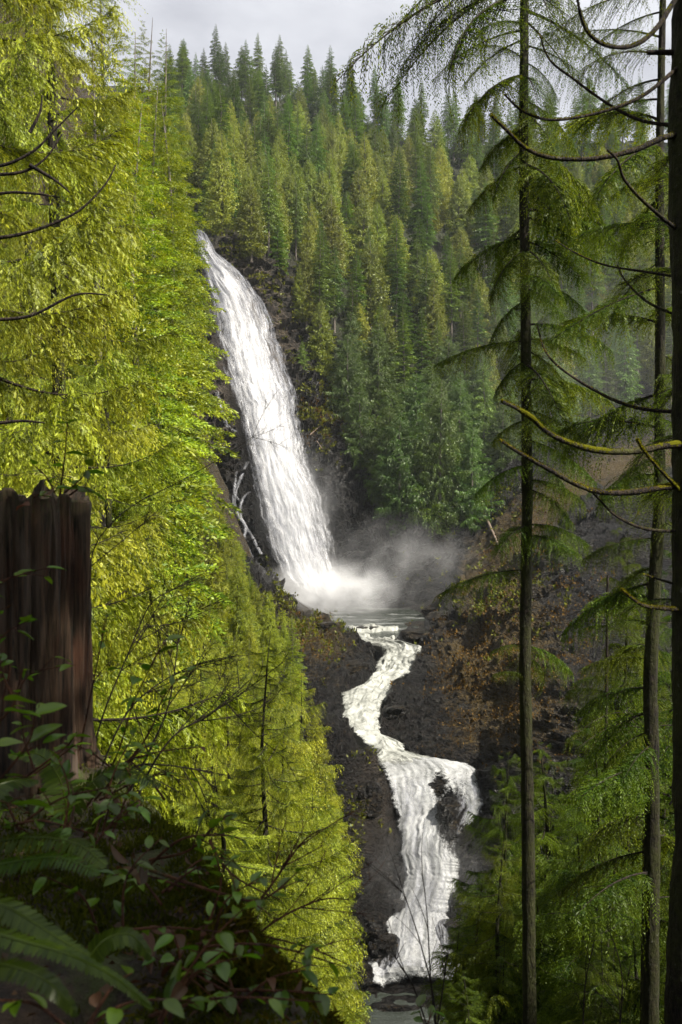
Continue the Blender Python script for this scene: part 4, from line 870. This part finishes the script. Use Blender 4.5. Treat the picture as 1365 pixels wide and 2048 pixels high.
# broad leaves
def leaf_mesh(name, L, Wd, mat, fold=.25, curl=.25, seed=0, tipf=1.0, tint=.5):
    n = 9; t = np.linspace(0, 1, n); w = Wd/2*np.sin(np.pi*t**.85)**.8*(1-.15*t); w[0] = .03*Wd; w[-1] = .002
    z = -curl*L*t**2; V = []
    for a in (-1, -.5, 0, .5, 1): V.append(np.stack([L*t, a*w, z+fold*abs(a)*w*(1.0)+.012*L*np.sin(9*t+seed+a)], -1))
    V = np.stack(V, 1).reshape(-1, 3); A = np.clip(tint+.25*np.tile([0, .15, -.5, .15, 0], n)+.1*np.repeat(t, 5), 0, 1)
    return mesh(name, V, grid_faces(n, 5), mats=[mat], smooth=True, attrs={'tint': A})
LM = [leaf_mesh('salal_leaf', 1, .56, M_leaf, .3, .2, 0), leaf_mesh('salal_leaf', 1, .48, M_leaf, .15, .35, 2, tint=.75), leaf_mesh('salal_leaf', 1, .62, M_leaf, .4, .05, 4, tint=.3)]
DM = [leaf_mesh('dead_leaf', 1, .5, M_dead, .6, .5, 1, tint=.7), leaf_mesh('dead_leaf', 1, .42, M_dead, -.5, -.4, 3)]
def rot_to(d, up=None, rollj=0.3):
    d = Vector(d).normalized(); q = d.to_track_quat('X', 'Z'); return (q.to_matrix()@Matrix.Rotation(rg.normal(0, rollj), 3, 'X')).to_euler()
def put_leaf(parent, p, d, L, dead=False):
    ml = DM if dead else LM; o = obj('leaf', ml[int(rg.integers(0, len(ml)))], parent, p); o.rotation_euler = rot_to(d); o.scale = (L, L, L); return o
nleaf = 0
def shrub(base, stems, label, leafL=.065, mat=M_red, step=.055, r0=.004, leaf_from=.25, dead=0.0, name='salal_shrub', twigs=2, density=1.0):
    """stems: lists of world points"""
    global nleaf
    base = np.asarray(base, float); e = empty(name, tuple(base), label=label, cat='shrub')
    for pts in stems:
        p = smooth_path(np.asarray(pts)-base, 26); L = np.sum(np.linalg.norm(np.diff(p, axis=0), axis=1)); v, q = tube(p, np.linspace(r0, r0*.3, 26), 6, .1, .02)
        st = obj('stem', mesh('stem', v, q, mats=[mat], smooth=True), e); T = norm(np.gradient(p, axis=0))
        subs = [(p, T, L)]
        for k in range(twigs):
            i = int(rg.integers(8, 22)); d = norm(T[i]+rg.normal(0, .75, 3)+np.array((0, 0, .2))); l2 = L*rg.uniform(.15, .35); pp = np.array([p[i]+d*l2*f+np.array((0, 0, -.25*l2*f*f)) for f in np.linspace(0, 1, 9)])
            v, q = tube(pp, np.linspace(r0*.5, r0*.2, 9), 5); obj('twig', mesh('twig', v, q, mats=[mat], smooth=True), e); subs.append((pp, norm(np.gradient(pp, axis=0)), l2))
        for pth, TT, LL in subs:
            n = int(LL*(1-leaf_from)/step*density)
            for k in range(n):
                f = leaf_from+(1-leaf_from)*(k+.7)/max(n, 1); i = min(int(f*(len(pth)-1)), len(pth)-1); sd = norm(np.cross(TT[i], (0, 0, 1.0)))*(1 if k % 2 else -1)
                d = norm(TT[i]*.5+sd*rg.uniform(.5, 1.1)+np.array((0, 0, rg.uniform(-.5, .25)))+rg.normal(0, .2, 3)); put_leaf(e, pth[i], d, leafL*rg.uniform(.6, 1.25), rg.random() < dead); nleaf += 1
    return e
Q = lambda px, py, y: P(px, py, y)
shrub(Q(130, 975, 3.75), [[Q(120, 990, 3.8), Q(128, 930, 3.75), Q(133, 880, 3.7), Q(135, 840, 3.7)], [Q(130, 985, 3.8), Q(160, 960, 3.7), Q(185, 930, 3.65)], [Q(110, 985, 3.8), Q(90, 950, 3.75), Q(60, 925, 3.7)],
      [Q(140, 990, 3.7), Q(165, 975, 3.6), Q(185, 985, 3.55)], [Q(60, 1000, 3.75), Q(85, 985, 3.7), Q(115, 975, 3.65)]], 'small broad leaved shrub sprouting from the top of the stump', .065, leaf_from=.1, step=.045, twigs=1)
shrub(Q(20, 1420, 3.0), [[Q(-60, 1500, 3.0), Q(20, 1420, 2.9), Q(60, 1350, 2.85), Q(150, 1330, 2.8)], [Q(-60, 1400, 3), Q(0, 1280, 2.9), Q(60, 1240, 2.85)], [Q(-60, 1250, 3), Q(-10, 1180, 2.9), Q(30, 1150, 2.85)],
      [Q(-50, 1180, 3), Q(40, 1150, 3), Q(100, 1135, 2.95)]], 'salal sprays with small leaves in front of the stump', .055, leaf_from=.3)
shrub(Q(60, 1560, 2.4), [[Q(-80, 1650, 2.4), Q(0, 1560, 2.3), Q(60, 1480, 2.25), Q(70, 1420, 2.2)], [Q(-60, 1560, 2.4), Q(-10, 1480, 2.3), Q(10, 1390, 2.25)], [Q(-80, 1620, 2.2), Q(-20, 1600, 2.1), Q(30, 1610, 2.05)]], 'dark salal leaves in front of the stump foot', .085, leaf_from=.3)
shrub(Q(240, 1540, 3.3), [[Q(170, 1620, 3.4), Q(230, 1520, 3.3), Q(270, 1400, 3.2), Q(320, 1300, 3.1)], [Q(190, 1600, 3.4), Q(290, 1480, 3.2), Q(330, 1390, 3.1), Q(380, 1340, 3.1)], [Q(160, 1500, 3.5), Q(180, 1400, 3.4), Q(200, 1300, 3.4), Q(215, 1230, 3.4)],
      [Q(200, 1600, 3.3), Q(280, 1560, 3.2), Q(350, 1545, 3.1)]], 'salal shrub with bright leaves right of the stump', .06, leaf_from=.35, step=.06)
shrub(Q(300, 1720, 2.9), [[Q(290, 1740, 2.9), Q(360, 1680, 2.8), Q(440, 1670, 2.75), Q(490, 1680, 2.7)], [Q(300, 1720, 2.9), Q(380, 1700, 2.8), Q(440, 1640, 2.8), Q(470, 1630, 2.75)], [Q(420, 1680, 2.75), Q(440, 1720, 2.7), Q(480, 1760, 2.65), Q(560, 1800, 2.6)],
      [Q(300, 1740, 2.7), Q(420, 1780, 2.55), Q(520, 1800, 2.5), Q(600, 1740, 2.5)], [Q(330, 1600, 3), Q(300, 1560, 3), Q(240, 1500, 3.1)]], 'salal branch reaching out over the slope with dark leaves', .055, leaf_from=.25, step=.06, r0=.005)
shrub(Q(370, 1960, 2.2), [[Q(330, 2050, 2.2), Q(380, 1960, 2.1), Q(400, 1890, 2.05)], [Q(320, 2040, 2.2), Q(400, 1940, 2.1), Q(450, 1900, 2.1)], [Q(340, 2040, 2.1), Q(360, 1920, 2.1), Q(340, 1850, 2.1)]], 'low salal sprig at the bottom of the dark bank', .06, leaf_from=.35, step=.07)
shrub(Q(840, 2060, 3.4), [[Q(880, 2110, 3.4), Q(850, 2050, 3.3), Q(835, 2010, 3.3)], [Q(830, 2110, 3.4), Q(850, 2060, 3.3), Q(868, 2020, 3.3)]], 'pale green leafy sprig at the bottom edge below the waterfall', .055, leaf_from=.3, step=.04)
ub = np.random.default_rng(31)
for k, (px, py, yy, n_, lab) in enumerate(((60, 1500, 2.9, 4, 'salal clump in front of the right side of the stump foot'), (210, 1600, 2.9, 4, 'salal clump at the crest of the dark bank'), (120, 1660, 2.5, 4, 'salal clump above the fern fronds'), (330, 1720, 2.6, 4, 'salal clump in the middle of the bank edge'),
        (240, 1830, 2.2, 3, 'low salal clump in the middle of the dark bank'), (420, 1830, 2.35, 4, 'salal clump on the lower bank edge'), (480, 1960, 2.2, 4, 'salal clump over the ochre moss'), (300, 1980, 1.9, 3, 'salal clump at the bottom of the bank'), (20, 1600, 2.4, 4, 'salal clump at the left edge above the ferns'),
        (150, 2010, 1.7, 3, 'salal clump in the bottom left corner'), (10, 1330, 3.1, 4, 'salal clump against the stump bark'), (250, 1480, 3.4, 4, 'salal clump just right of the stump foot'))):
    b = Q(px, py+60, yy); st = []
    for q_ in range(n_):
        d = norm(ub.normal(0, 1, 3)*np.array((1, .6, .3))+np.array((0.25, -.1, .75))); L_ = ub.uniform(.16, .34); st.append([b+ub.normal(0, .02, 3), b+d*L_*.5, b+d*L_+np.array((ub.normal(0, .04), 0, -.05))])
    shrub(b, st, lab, ub.uniform(.035, .058), leaf_from=.15, step=.036, twigs=1, dead=.06)
# bare twiggy bushes
def twig_bush(base, main, label, depth=3, r0=.006, spread=.5, nsub=5, mat=M_limb, seed=0, buds=0, cat='shrub', name='bare_shrub'):
    r = np.random.default_rng(seed); base = np.asarray(base, float); e = empty(name, tuple(base), label=label, cat=cat)
    def grow(p, r0, dep, s):
        v, q = tube(p, np.linspace(r0, r0*.35, len(p)), 5 if dep > 1 else 4); s.add(v, q, m=0)
        if dep == 0: return
        T = norm(np.gradient(p, axis=0)); L = np.sum(np.linalg.norm(np.diff(p, axis=0), axis=1))
        for k in range(nsub):
            i = int(r.integers(len(p)//4, len(p)-1)); d = norm(T[i]+r.normal(0, spread, 3)); l2 = L*r.uniform(.22, .48); c = r.normal(0, .12, 3)
            pp = np.array([p[i]+d*l2*f+c*l2*f*f for f in np.linspace(0, 1, max(5, len(p)//2))]); grow(pp, max(r0*.5, .0009), dep-1, s)
    for pts in main:
        s = Soup(); grow(smooth_path(np.asarray(pts)-base, 20), r0, depth, s); obj('stem', s.mesh('twiggy_stem', [mat], True), e)
    return e
twig_bush(Q(180, 1600, 4.3), [[Q(165, 1620, 4.3), Q(172, 1480, 4.3), Q(180, 1300, 4.3), Q(182, 1120, 4.3), Q(230, 1040, 4.3), Q(300, 990, 4.3)], [Q(170, 1600, 4.2), Q(200, 1450, 4.2), Q(260, 1300, 4.2), Q(300, 1210, 4.2), Q(345, 1180, 4.2)],
          [Q(180, 1600, 4.3), Q(240, 1450, 4.3), Q(300, 1380, 4.4), Q(390, 1330, 4.5), Q(480, 1310, 4.6)]], 'bare twiggy bush standing right of the stump', 3, .005, .45, 6, seed=1)
twig_bush(Q(260, 1700, 3.9), [[Q(240, 1700, 3.9), Q(290, 1560, 3.9), Q(350, 1470, 3.9), Q(420, 1430, 3.9), Q(500, 1360, 3.9)], [Q(200, 1640, 3.9), Q(260, 1540, 3.9), Q(330, 1530, 3.9), Q(420, 1545, 3.8)], [Q(230, 1640, 3.9), Q(300, 1500, 3.9), Q(340, 1400, 3.9), Q(360, 1250, 3.9)]],
          'tangle of bare brown twigs above the dark bank', 3, .006, .5, 6, seed=2)
twig_bush(Q(420, 1950, 3.0), [[Q(430, 1900, 3.0), Q(500, 1870, 2.9), Q(560, 1880, 2.8), Q(640, 1900, 2.8)], [Q(420, 1900, 3), Q(520, 1800, 3), Q(600, 1690, 3.0), Q(640, 1660, 3)], [Q(420, 1960, 3), Q(540, 1850, 3.2), Q(640, 1800, 3.3), Q(700, 1800, 3.4)]], 'thin bare branches reaching right from the dark bank', 2, .005, .5, 5, mat=M_red, seed=3)
twig_bush(Q(872, 2150, 4.2), [[Q(880, 2160, 4.2), Q(868, 2000, 4.2), Q(845, 1900, 4.2), Q(820, 1820, 4.2), Q(803, 1780, 4.2)], [Q(876, 2100, 4.2), Q(862, 1960, 4.2), Q(856, 1850, 4.2), Q(850, 1780, 4.2)], [Q(876, 2120, 4.2), Q(830, 1980, 4.2), Q(800, 1930, 4.2), Q(775, 1880, 4.2)], [Q(874, 2060, 4.2), Q(890, 1950, 4.2), Q(895, 1900, 4.2)]],
          'small leafless sapling standing before the foot of the lower waterfall', 1, .004, .35, 4, seed=4)
twig_bush(Q(1180, 2150, 6), [[Q(1165, 2150, 6), Q(1170, 1980, 6), Q(1190, 1880, 6)], [Q(1230, 2150, 6), Q(1245, 1960, 6), Q(1215, 1850, 6)]], 'bare undergrowth stems in front of the lower right trees', 2, .006, .4, 4, seed=5)

# ferns
def fern(base, fronds, label, name='sword_fern'):
    base = np.asarray(base, float); e = empty(name, tuple(base), label=label, cat='fern')
    for pts, wd in fronds:
        p = smooth_path(np.asarray(pts)-base, 46); T = norm(np.gradient(p, axis=0)); s = Soup(); v, q = tube(p, np.linspace(.0035, .001, 46), 5); s.add(v, q, a=1.0)
        side = norm(np.cross(T, np.array((0, -.35, 1.0))))
        for i in range(5, 46):
            f = i/45; wl_ = wd*min(1, (f+.05)*5)*(1-f)**.55+.004
            for sg in (1, -1):
                d = norm(side[i]*sg+T[i]*.35+rg.normal(0, .06, 3)+np.array((0, 0, -.12))); w = T[i]*.0052*(.6+.6*(1-f)); b = p[i]+T[i]*(.5 if sg > 0 else 0)*.01
                up = np.array((0, 0, -.10*wl_))
                s.add(np.array([b-w*.5, b+w*.5, b+d*wl_*.35+w+up*.2, b+d*wl_*.35-w+up*.2, b+d*wl_*.75+w*.75+up*.7, b+d*wl_*.75-w*.75+up*.7, b+d*wl_+up*1.3]), Q=[[0, 1, 2, 3], [3, 2, 4, 5]], T=[[5, 4, 6]], a=np.clip(rg.normal(.5, .2), 0, 1))
        obj('frond', s.mesh('frond', [M_fern]), e)
fern(Q(-80, 1700, 2.0), [([Q(-120, 1740, 2.1), Q(-40, 1735, 2.0), Q(40, 1722, 1.95), Q(120, 1715, 1.9), Q(195, 1745, 1.85)], .05), ([Q(-140, 1760, 2.2), Q(-20, 1690, 2.15), Q(80, 1675, 2.1), Q(160, 1690, 2.05), Q(210, 1730, 2.0)], .055),
     ([Q(-120, 1760, 2.0), Q(-60, 1640, 2.1), Q(0, 1570, 2.15), Q(70, 1560, 2.2)], .06)], 'glossy sword fern fronds at the left edge of the dark bank')
fern(Q(-60, 1850, 1.7), [([Q(-80, 1790, 1.75), Q(0, 1808, 1.7), Q(60, 1840, 1.68), Q(120, 1878, 1.65), Q(175, 1910, 1.62)], .034), ([Q(-60, 1850, 1.6), Q(40, 1880, 1.55), Q(140, 1910, 1.5), Q(230, 1955, 1.5), Q(300, 2010, 1.5)], .022),
     ([Q(-90, 1960, 1.5), Q(0, 1930, 1.45), Q(90, 1960, 1.4), Q(150, 2020, 1.4)], .03), ([Q(170, 1930, 1.9), Q(210, 1880, 1.9), Q(260, 1870, 1.9), Q(300, 1910, 1.9)], .04)], 'darker fern with a pale rib lower on the bank')
fern(Q(150, 1600, 3.0), [([Q(130, 1640, 3.0), Q(190, 1560, 3.0), Q(250, 1540, 3.0), Q(320, 1570, 2.95)], .07), ([Q(140, 1650, 3), Q(120, 1560, 3), Q(80, 1510, 3.0), Q(20, 1510, 3)], .07)], 'small fern at the foot of the stump')
# moss and litter on the bank
def moss_patch(name, n, cx, cy_, sx, sy, label, mat, ln=(.012, .035), seed=0, drape=0.0, tint=.5):
    r = np.random.default_rng(seed); x = r.normal(cx, sx, n); y = r.normal(cy_, sy, n); z = bank_z(x, y)
    V = np.stack([x, y, z], -1); V[:, 2] += .15*noise(V, .5, 61, 3)+.045*noise(V, .09, 62, 3)
    keep = noise(V, .18, seed+9, 2) > -.15; V = V[keep]; M = len(V); V += r.normal(0, .012, V.shape)
    d = norm(r.normal(0, .6, (M, 3))+np.array((0, 0, 1-drape))); w = norm(np.cross(d, r.normal(0, 1, (M, 3)))); l = r.uniform(*ln, M); s = Soup()
    s.add(np.stack([V-w*.004, V+w*.004, V+d*l[:, None]+w*.001], 1), T=np.arange(M*3).reshape(M, 3), a=np.repeat(np.clip(r.normal(tint, .22, M), 0, 1), 3))
    tag(obj(name, s.mesh(name, [mat])), label, kind='stuff')
M_bankmoss = foliage_mat('bank moss', (0.020, 0.028, 0.004), (0.075, 0.085, 0.010), 0.35, 0.0, 0.1)
moss_patch('moss', 50000, -.6, 2.8, .45, .7, 'green moss creeping over the dark bank', M_bankmoss, seed=1)
moss_patch('ochre_moss', 45000, -.10, 2.55, .13, .35, 'ochre moss hanging from the edge of the bank', M_mossleaf, (.015, .05), seed=2, drape=1.1, tint=.25)
s = Soup()
for k in range(1400):
    x, y = rg.uniform(-1.9, 0.0), rg.uniform(1.4, 4.3); z = bz(x, y)+.03; d = norm(rg.normal(0, 1, 3)*np.array((1, 1, .25))); w = norm(np.cross(d, rg.normal(0, .4, 3)+np.array((0, 0, 1)))); L = rg.uniform(.012, .038)
    b = np.array((x, y, z)); s.add(np.array([b, b+d*L*.5+w*L*.28+np.array((0, 0, .008)), b+d*L, b+d*L*.5-w*L*.28]), Q=[[0, 1, 2, 3]], a=rg.random())
tag(obj('leaf_litter', s.mesh('leaf_litter', [M_dead])), 'brown dead leaves and litter lying on the bank', kind='stuff')
for k, (px, py, L) in enumerate(((290, 1865, .09), (280, 1770, .07), (60, 1012, .075), (85, 992, .07), (235, 1740, .08), (300, 1850, .06), (350, 1870, .07))):
    yy = 3.55 if py < 1100 else 2.35; p = P(px, py, yy); o = obj('dead_leaf', DM[k % 2], None, tuple(p)); o.scale = (L, L, L); o.rotation_euler = (rg.normal(0, .3), rg.normal(0, .3), rg.uniform(0, 6))
    tag(o, (('pinkish brown dead leaf on the stump rim, the one nearer the edge' if px < 70 else 'pinkish brown dead leaf on the stump rim, the inner one') if py < 1100 else ['largest curled brown leaf on the dark bank', 'curled brown leaf just below the reaching salal branch', '', '', 'pale brown leaf lying highest on the bank beside the fern tips', 'small brown leaf touching the largest curled leaf', 'brown leaf nearest the mossy edge of the bank'][k]), 'leaf', 'dead leaves on the stump rim' if py < 1100 else 'dead leaves on the bank')
# fallen logs and poles in the gorge
def log(a, b, w, label):
    (px0, py0), (px1, py1) = a, b; d0 = DEPTH(px0, py0)-1.2; d1 = DEPTH(px1, py1)-1.2; p = np.linspace(P(px0, py0, d0), P(px1, py1, d1), 14); v, q = tube(p, np.linspace(w/2, w/3, 14)/F*d0, 7, .2, .5)
    tag(obj('fallen_log', mesh('fallen_log', v, q, mats=[M_log], smooth=True)), label, 'log', 'fallen logs in the gorge')
for a, b, w, lab in (((975, 1040), (998, 1092), 6, 'thick pale log leaning against the cliff left of the tall mossy trunk'), ((870, 1195), (985, 1125), 3, 'long thin log lying up the foot of the brown scree'), ((900, 1215), (1010, 1140), 3, 'bleached pole lying low on the scree'),
                     ((940, 1120), (990, 1090), 3, 'short pole on top of the scree edge'), ((1010, 1090), (1090, 1040), 2.5, 'thin pole on the upper scree'), ((620, 870), (660, 835), 3, 'thin log below the forest on the cliff ledge'),
                     ((632, 880), (650, 905), 3.5, 'short broken log on the ledge right of the waterfall'), ((645, 850), (700, 815), 2.5, 'slanting stick on the ledge under the trees'), ((690, 1235), (735, 1228), 2, 'stick caught at the edge of the pool')):
    log(a, b, w, lab)

def boulder(px, py, w, h, label, seed, moss_=.1):
    dp = DEPTH(px, py); me = bpy.data.meshes.new('boulder'); bm = bmesh.new(); bmesh.ops.create_icosphere(bm, subdivisions=4, radius=1); V = np.array([v.co[:] for v in bm.verts]); Fc = np.array([[v.index for v in f.verts] for f in bm.faces]); bm.free()
    q_ = V*np.array((1, 1, 2.2)); dd = .32*noise(V+seed, .9, seed, 2)+.22*(1-2*np.abs(noise(q_+seed, .6, seed+1, 3)))+.06*noise(V, .12, seed, 2); V = V*(1+dd)[:, None]
    V[:, 2] = np.where(V[:, 2] > .55, .55+(V[:, 2]-.55)*.35, V[:, 2]); k_ = dp/F; V = V*np.array((w/2*k_, w/2*k_*.9, h/2*k_))
    o = obj('boulder', mesh('boulder', V, Ft=Fc, mats=[M_rock], attrs={'moss': np.full(len(V), moss_+.2), 'pale': np.zeros(len(V)), 'soil': np.zeros(len(V))})); o.location = tuple(P(px, py, dp-.4)); o.rotation_euler = (0, rg.normal(0, .15), rg.uniform(0, 6)); tag(o, label, 'boulder')
for k, a in enumerate(((765, 1900, 62, 80, 'wet black boulder splitting the foam at the left foot of the lower waterfall'), (742, 1850, 50, 60, 'dark rock left of the lower waterfall above the boulder in the foam'), (800, 1812, 30, 34, 'small dark rock poking through the lower waterfall'),
        (905, 1640, 62, 110, 'tall dark wet rock that the lower waterfall splits around'), (872, 1575, 34, 36, 'small rock at the lip above the tall split rock'), (735, 1262, 70, 26, 'flat dark rock in the pool outflow on the left'), (850, 1272, 90, 34, 'low dark ledge right of the pool outflow'),
        (790, 1285, 30, 14, 'small rock in the middle of the outflow'), (700, 1345, 70, 60, 'dark rounded rock on the left bank of the rapids'), (800, 1430, 60, 50, 'dark rock bulging into the rapids from the right'), (805, 1500, 50, 22, 'rock shelf above the lip of the lower waterfall'), (735, 1600, 60, 90, 'tall grey rock on the left bank below the lip'),
        (905, 1860, 50, 60, 'dark rock at the right foot of the lower waterfall'), (715, 1950, 60, 50, 'half sunk rock in the dark lower pool'), (640, 1255, 60, 26, 'rock at the left rim of the misty pool'), (900, 1235, 80, 30, 'low rock shelf at the right rim of the pool'), (838, 1252, 60, 22, 'wet black ledge where the pool narrows on its right side'), (870, 1222, 50, 20, 'rounded dark rock in the mist behind the pool ledge'))):
    boulder(*a, seed=200+k*3)
def rock_plants(name, regs, mat, label, ln, seed):
    r = np.random.default_rng(seed); s = Soup()
    for (x0, y0, rx, ry, n) in regs:
        px = r.normal(x0, rx, n); py = r.normal(y0, ry, n)
        jj = np.clip(np.searchsorted(cols, px), 0, len(cols)-1); ii = np.array([np.argmin(np.abs(GP[:, j]-y)) for j, y in zip(jj, py)])
        k_ = WM[ii, jj] < .02; p = WPd[ii, jj][k_]; nn = NRM[ii, jj][k_]; keep = noise(p, 3.0, seed+5, 2) > -.05; p = p[keep]; nn = nn[keep]; M = len(p)
        sz = r.uniform(.5, 1.2, M)*ln*np.clip(p[:, 1]/200, .5, 1.2); p = p+r.normal(0, .25, (M, 3))
        for c in range(5):
            d = norm(nn*.6+r.normal(0, .7, (M, 3))+np.array((0, 0, .5))); w = norm(np.cross(d, r.normal(0, 1, (M, 3)))); b = p+r.normal(0, .2, (M, 3))
            s.add(np.stack([b, b+d*(sz*.5)[:, None]+w*(sz*.28)[:, None], b+d*sz[:, None], b+d*(sz*.5)[:, None]-w*(sz*.28)[:, None]], 1), Q=np.arange(M*4).reshape(M, 4), a=np.repeat(np.clip(r.normal(.5, .25, M), 0, 1), 4))
    tag(obj(name, s.mesh(name, [mat])), label, kind='stuff')
M_rp = foliage_mat('ferns on rock', (0.020, 0.034, 0.005), (0.110, 0.125, 0.014), .3, .01, .1); M_rb = foliage_mat('dead bracken', (0.035, 0.020, 0.008), (0.150, 0.095, 0.030), .3, 0, .1)
rock_plants('cliff_plants', [(520, 580, 45, 80, 900), (640, 820, 45, 40, 900), (690, 780, 40, 50, 500), (620, 1265, 40, 40, 700), (560, 1190, 30, 40, 400), (960, 1010, 50, 30, 400), (1000, 1200, 80, 50, 600), (720, 1640, 20, 90, 300), (470, 490, 40, 20, 300)], M_rp, 'small green ferns and shrubs growing on the gorge rock', .75, 3)
rock_plants('dead_bracken', [(1000, 1350, 80, 90, 1500), (940, 1300, 60, 60, 600), (620, 1290, 40, 40, 600), (640, 840, 50, 40, 500), (1080, 1080, 60, 60, 500), (1130, 1250, 60, 90, 600)], M_rb, 'brown dead bracken and moss on the right bank of the gorge', .55, 8)
# ------------------------------------------------------------------ mist and haze
def mist(name, c, sx, sy, sz, dens, label, seed=0.0):
    m, nt, out = newmat(name+' vapour'); tcn = N(nt, 'ShaderNodeTexCoord'); vec = tcn.outputs['Object']
    ln = N(nt, 'ShaderNodeVectorMath', operation='LENGTH'); nt.links.new(vec, ln.inputs[0])
    fall = ramp(nt, ln.outputs['Value'], 1.0, 0.15); n = nz(nt, 2.4, 4, .6, vec, (1.3, 1.3, .9), .4)
    dn = mth(nt, 'MULTIPLY', mth(nt, 'MULTIPLY', mth(nt, 'POWER', fall, 1.5), ramp(nt, n, .36+seed, .68)), dens)
    pv = N(nt, 'ShaderNodeVolumePrincipled'); pv.inputs['Color'].default_value = (.93, .94, .97, 1); pv.inputs['Anisotropy'].default_value = -.1; nt.links.new(dn, pv.inputs['Density']); nt.links.new(pv.outputs[0], out.inputs['Volume'])
    me2 = bpy.data.meshes.new(name); bm = bmesh.new(); bmesh.ops.create_icosphere(bm, subdivisions=3, radius=1); bm.to_mesh(me2); bm.free(); me2.materials.append(m)
    o = obj(name, me2); o.location = c; o.scale = (sx, sy, sz); tag(o, label, kind='stuff')
    return o
mist('mist', tuple(P(655, 1185, 211)), 17, 10, 8.5, .36, 'white spray rising from the foot of the tall waterfall')
mist('mist', tuple(P(800, 1130, 213)), 21, 9, 13, .06, 'thin drifting spray right of the foot of the tall waterfall', .07)
mist('mist', tuple(P(600, 1040, 226)), 12, 9, 22, .06, 'light spray around the lower part of the tall waterfall')
mist('mist', tuple(P(860, 1760, 92)), 8, 5, 8, .035, 'light spray in front of the lower waterfall', .05)
mist('mist', tuple(P(1170, 720, 235)), 40, 45, 36, .0015, 'thin grey mist hanging in the side valley behind the right trunks', -.2)
def haze_box():
    m, nt, out = newmat('haze air'); pv = N(nt, 'ShaderNodeVolumePrincipled'); pv.inputs['Color'].default_value = (.86, .92, 1, 1); pv.inputs['Density'].default_value = .00006; pv.inputs['Anisotropy'].default_value = .1
    nt.links.new(pv.outputs[0], out.inputs['Volume'])
    x, y0, y1, z0, z1 = 900, -60, 900, -230, 330; V = [(sx*x, y, z) for z in (z0, z1) for y in (y0, y1) for sx in (-1, 1)]
    me = mesh('haze', V, [[0, 1, 3, 2], [4, 6, 7, 5], [0, 4, 5, 1], [2, 3, 7, 6], [0, 2, 6, 4], [1, 5, 7, 3]], mats=[m]); bm = bmesh.new(); bm.from_mesh(me); bmesh.ops.recalc_face_normals(bm, faces=bm.faces[:]); bm.to_mesh(me); bm.free(); tag(obj('haze', me), 'pale blue air between the viewpoint and the far hill', kind='stuff')
haze_box()
label_trees()
print('leaf objects', nleaf, 'objects', len(S.objects), 'unique tris', sum(len(m.loops)-2*len(m.polygons) for m in bpy.data.meshes))
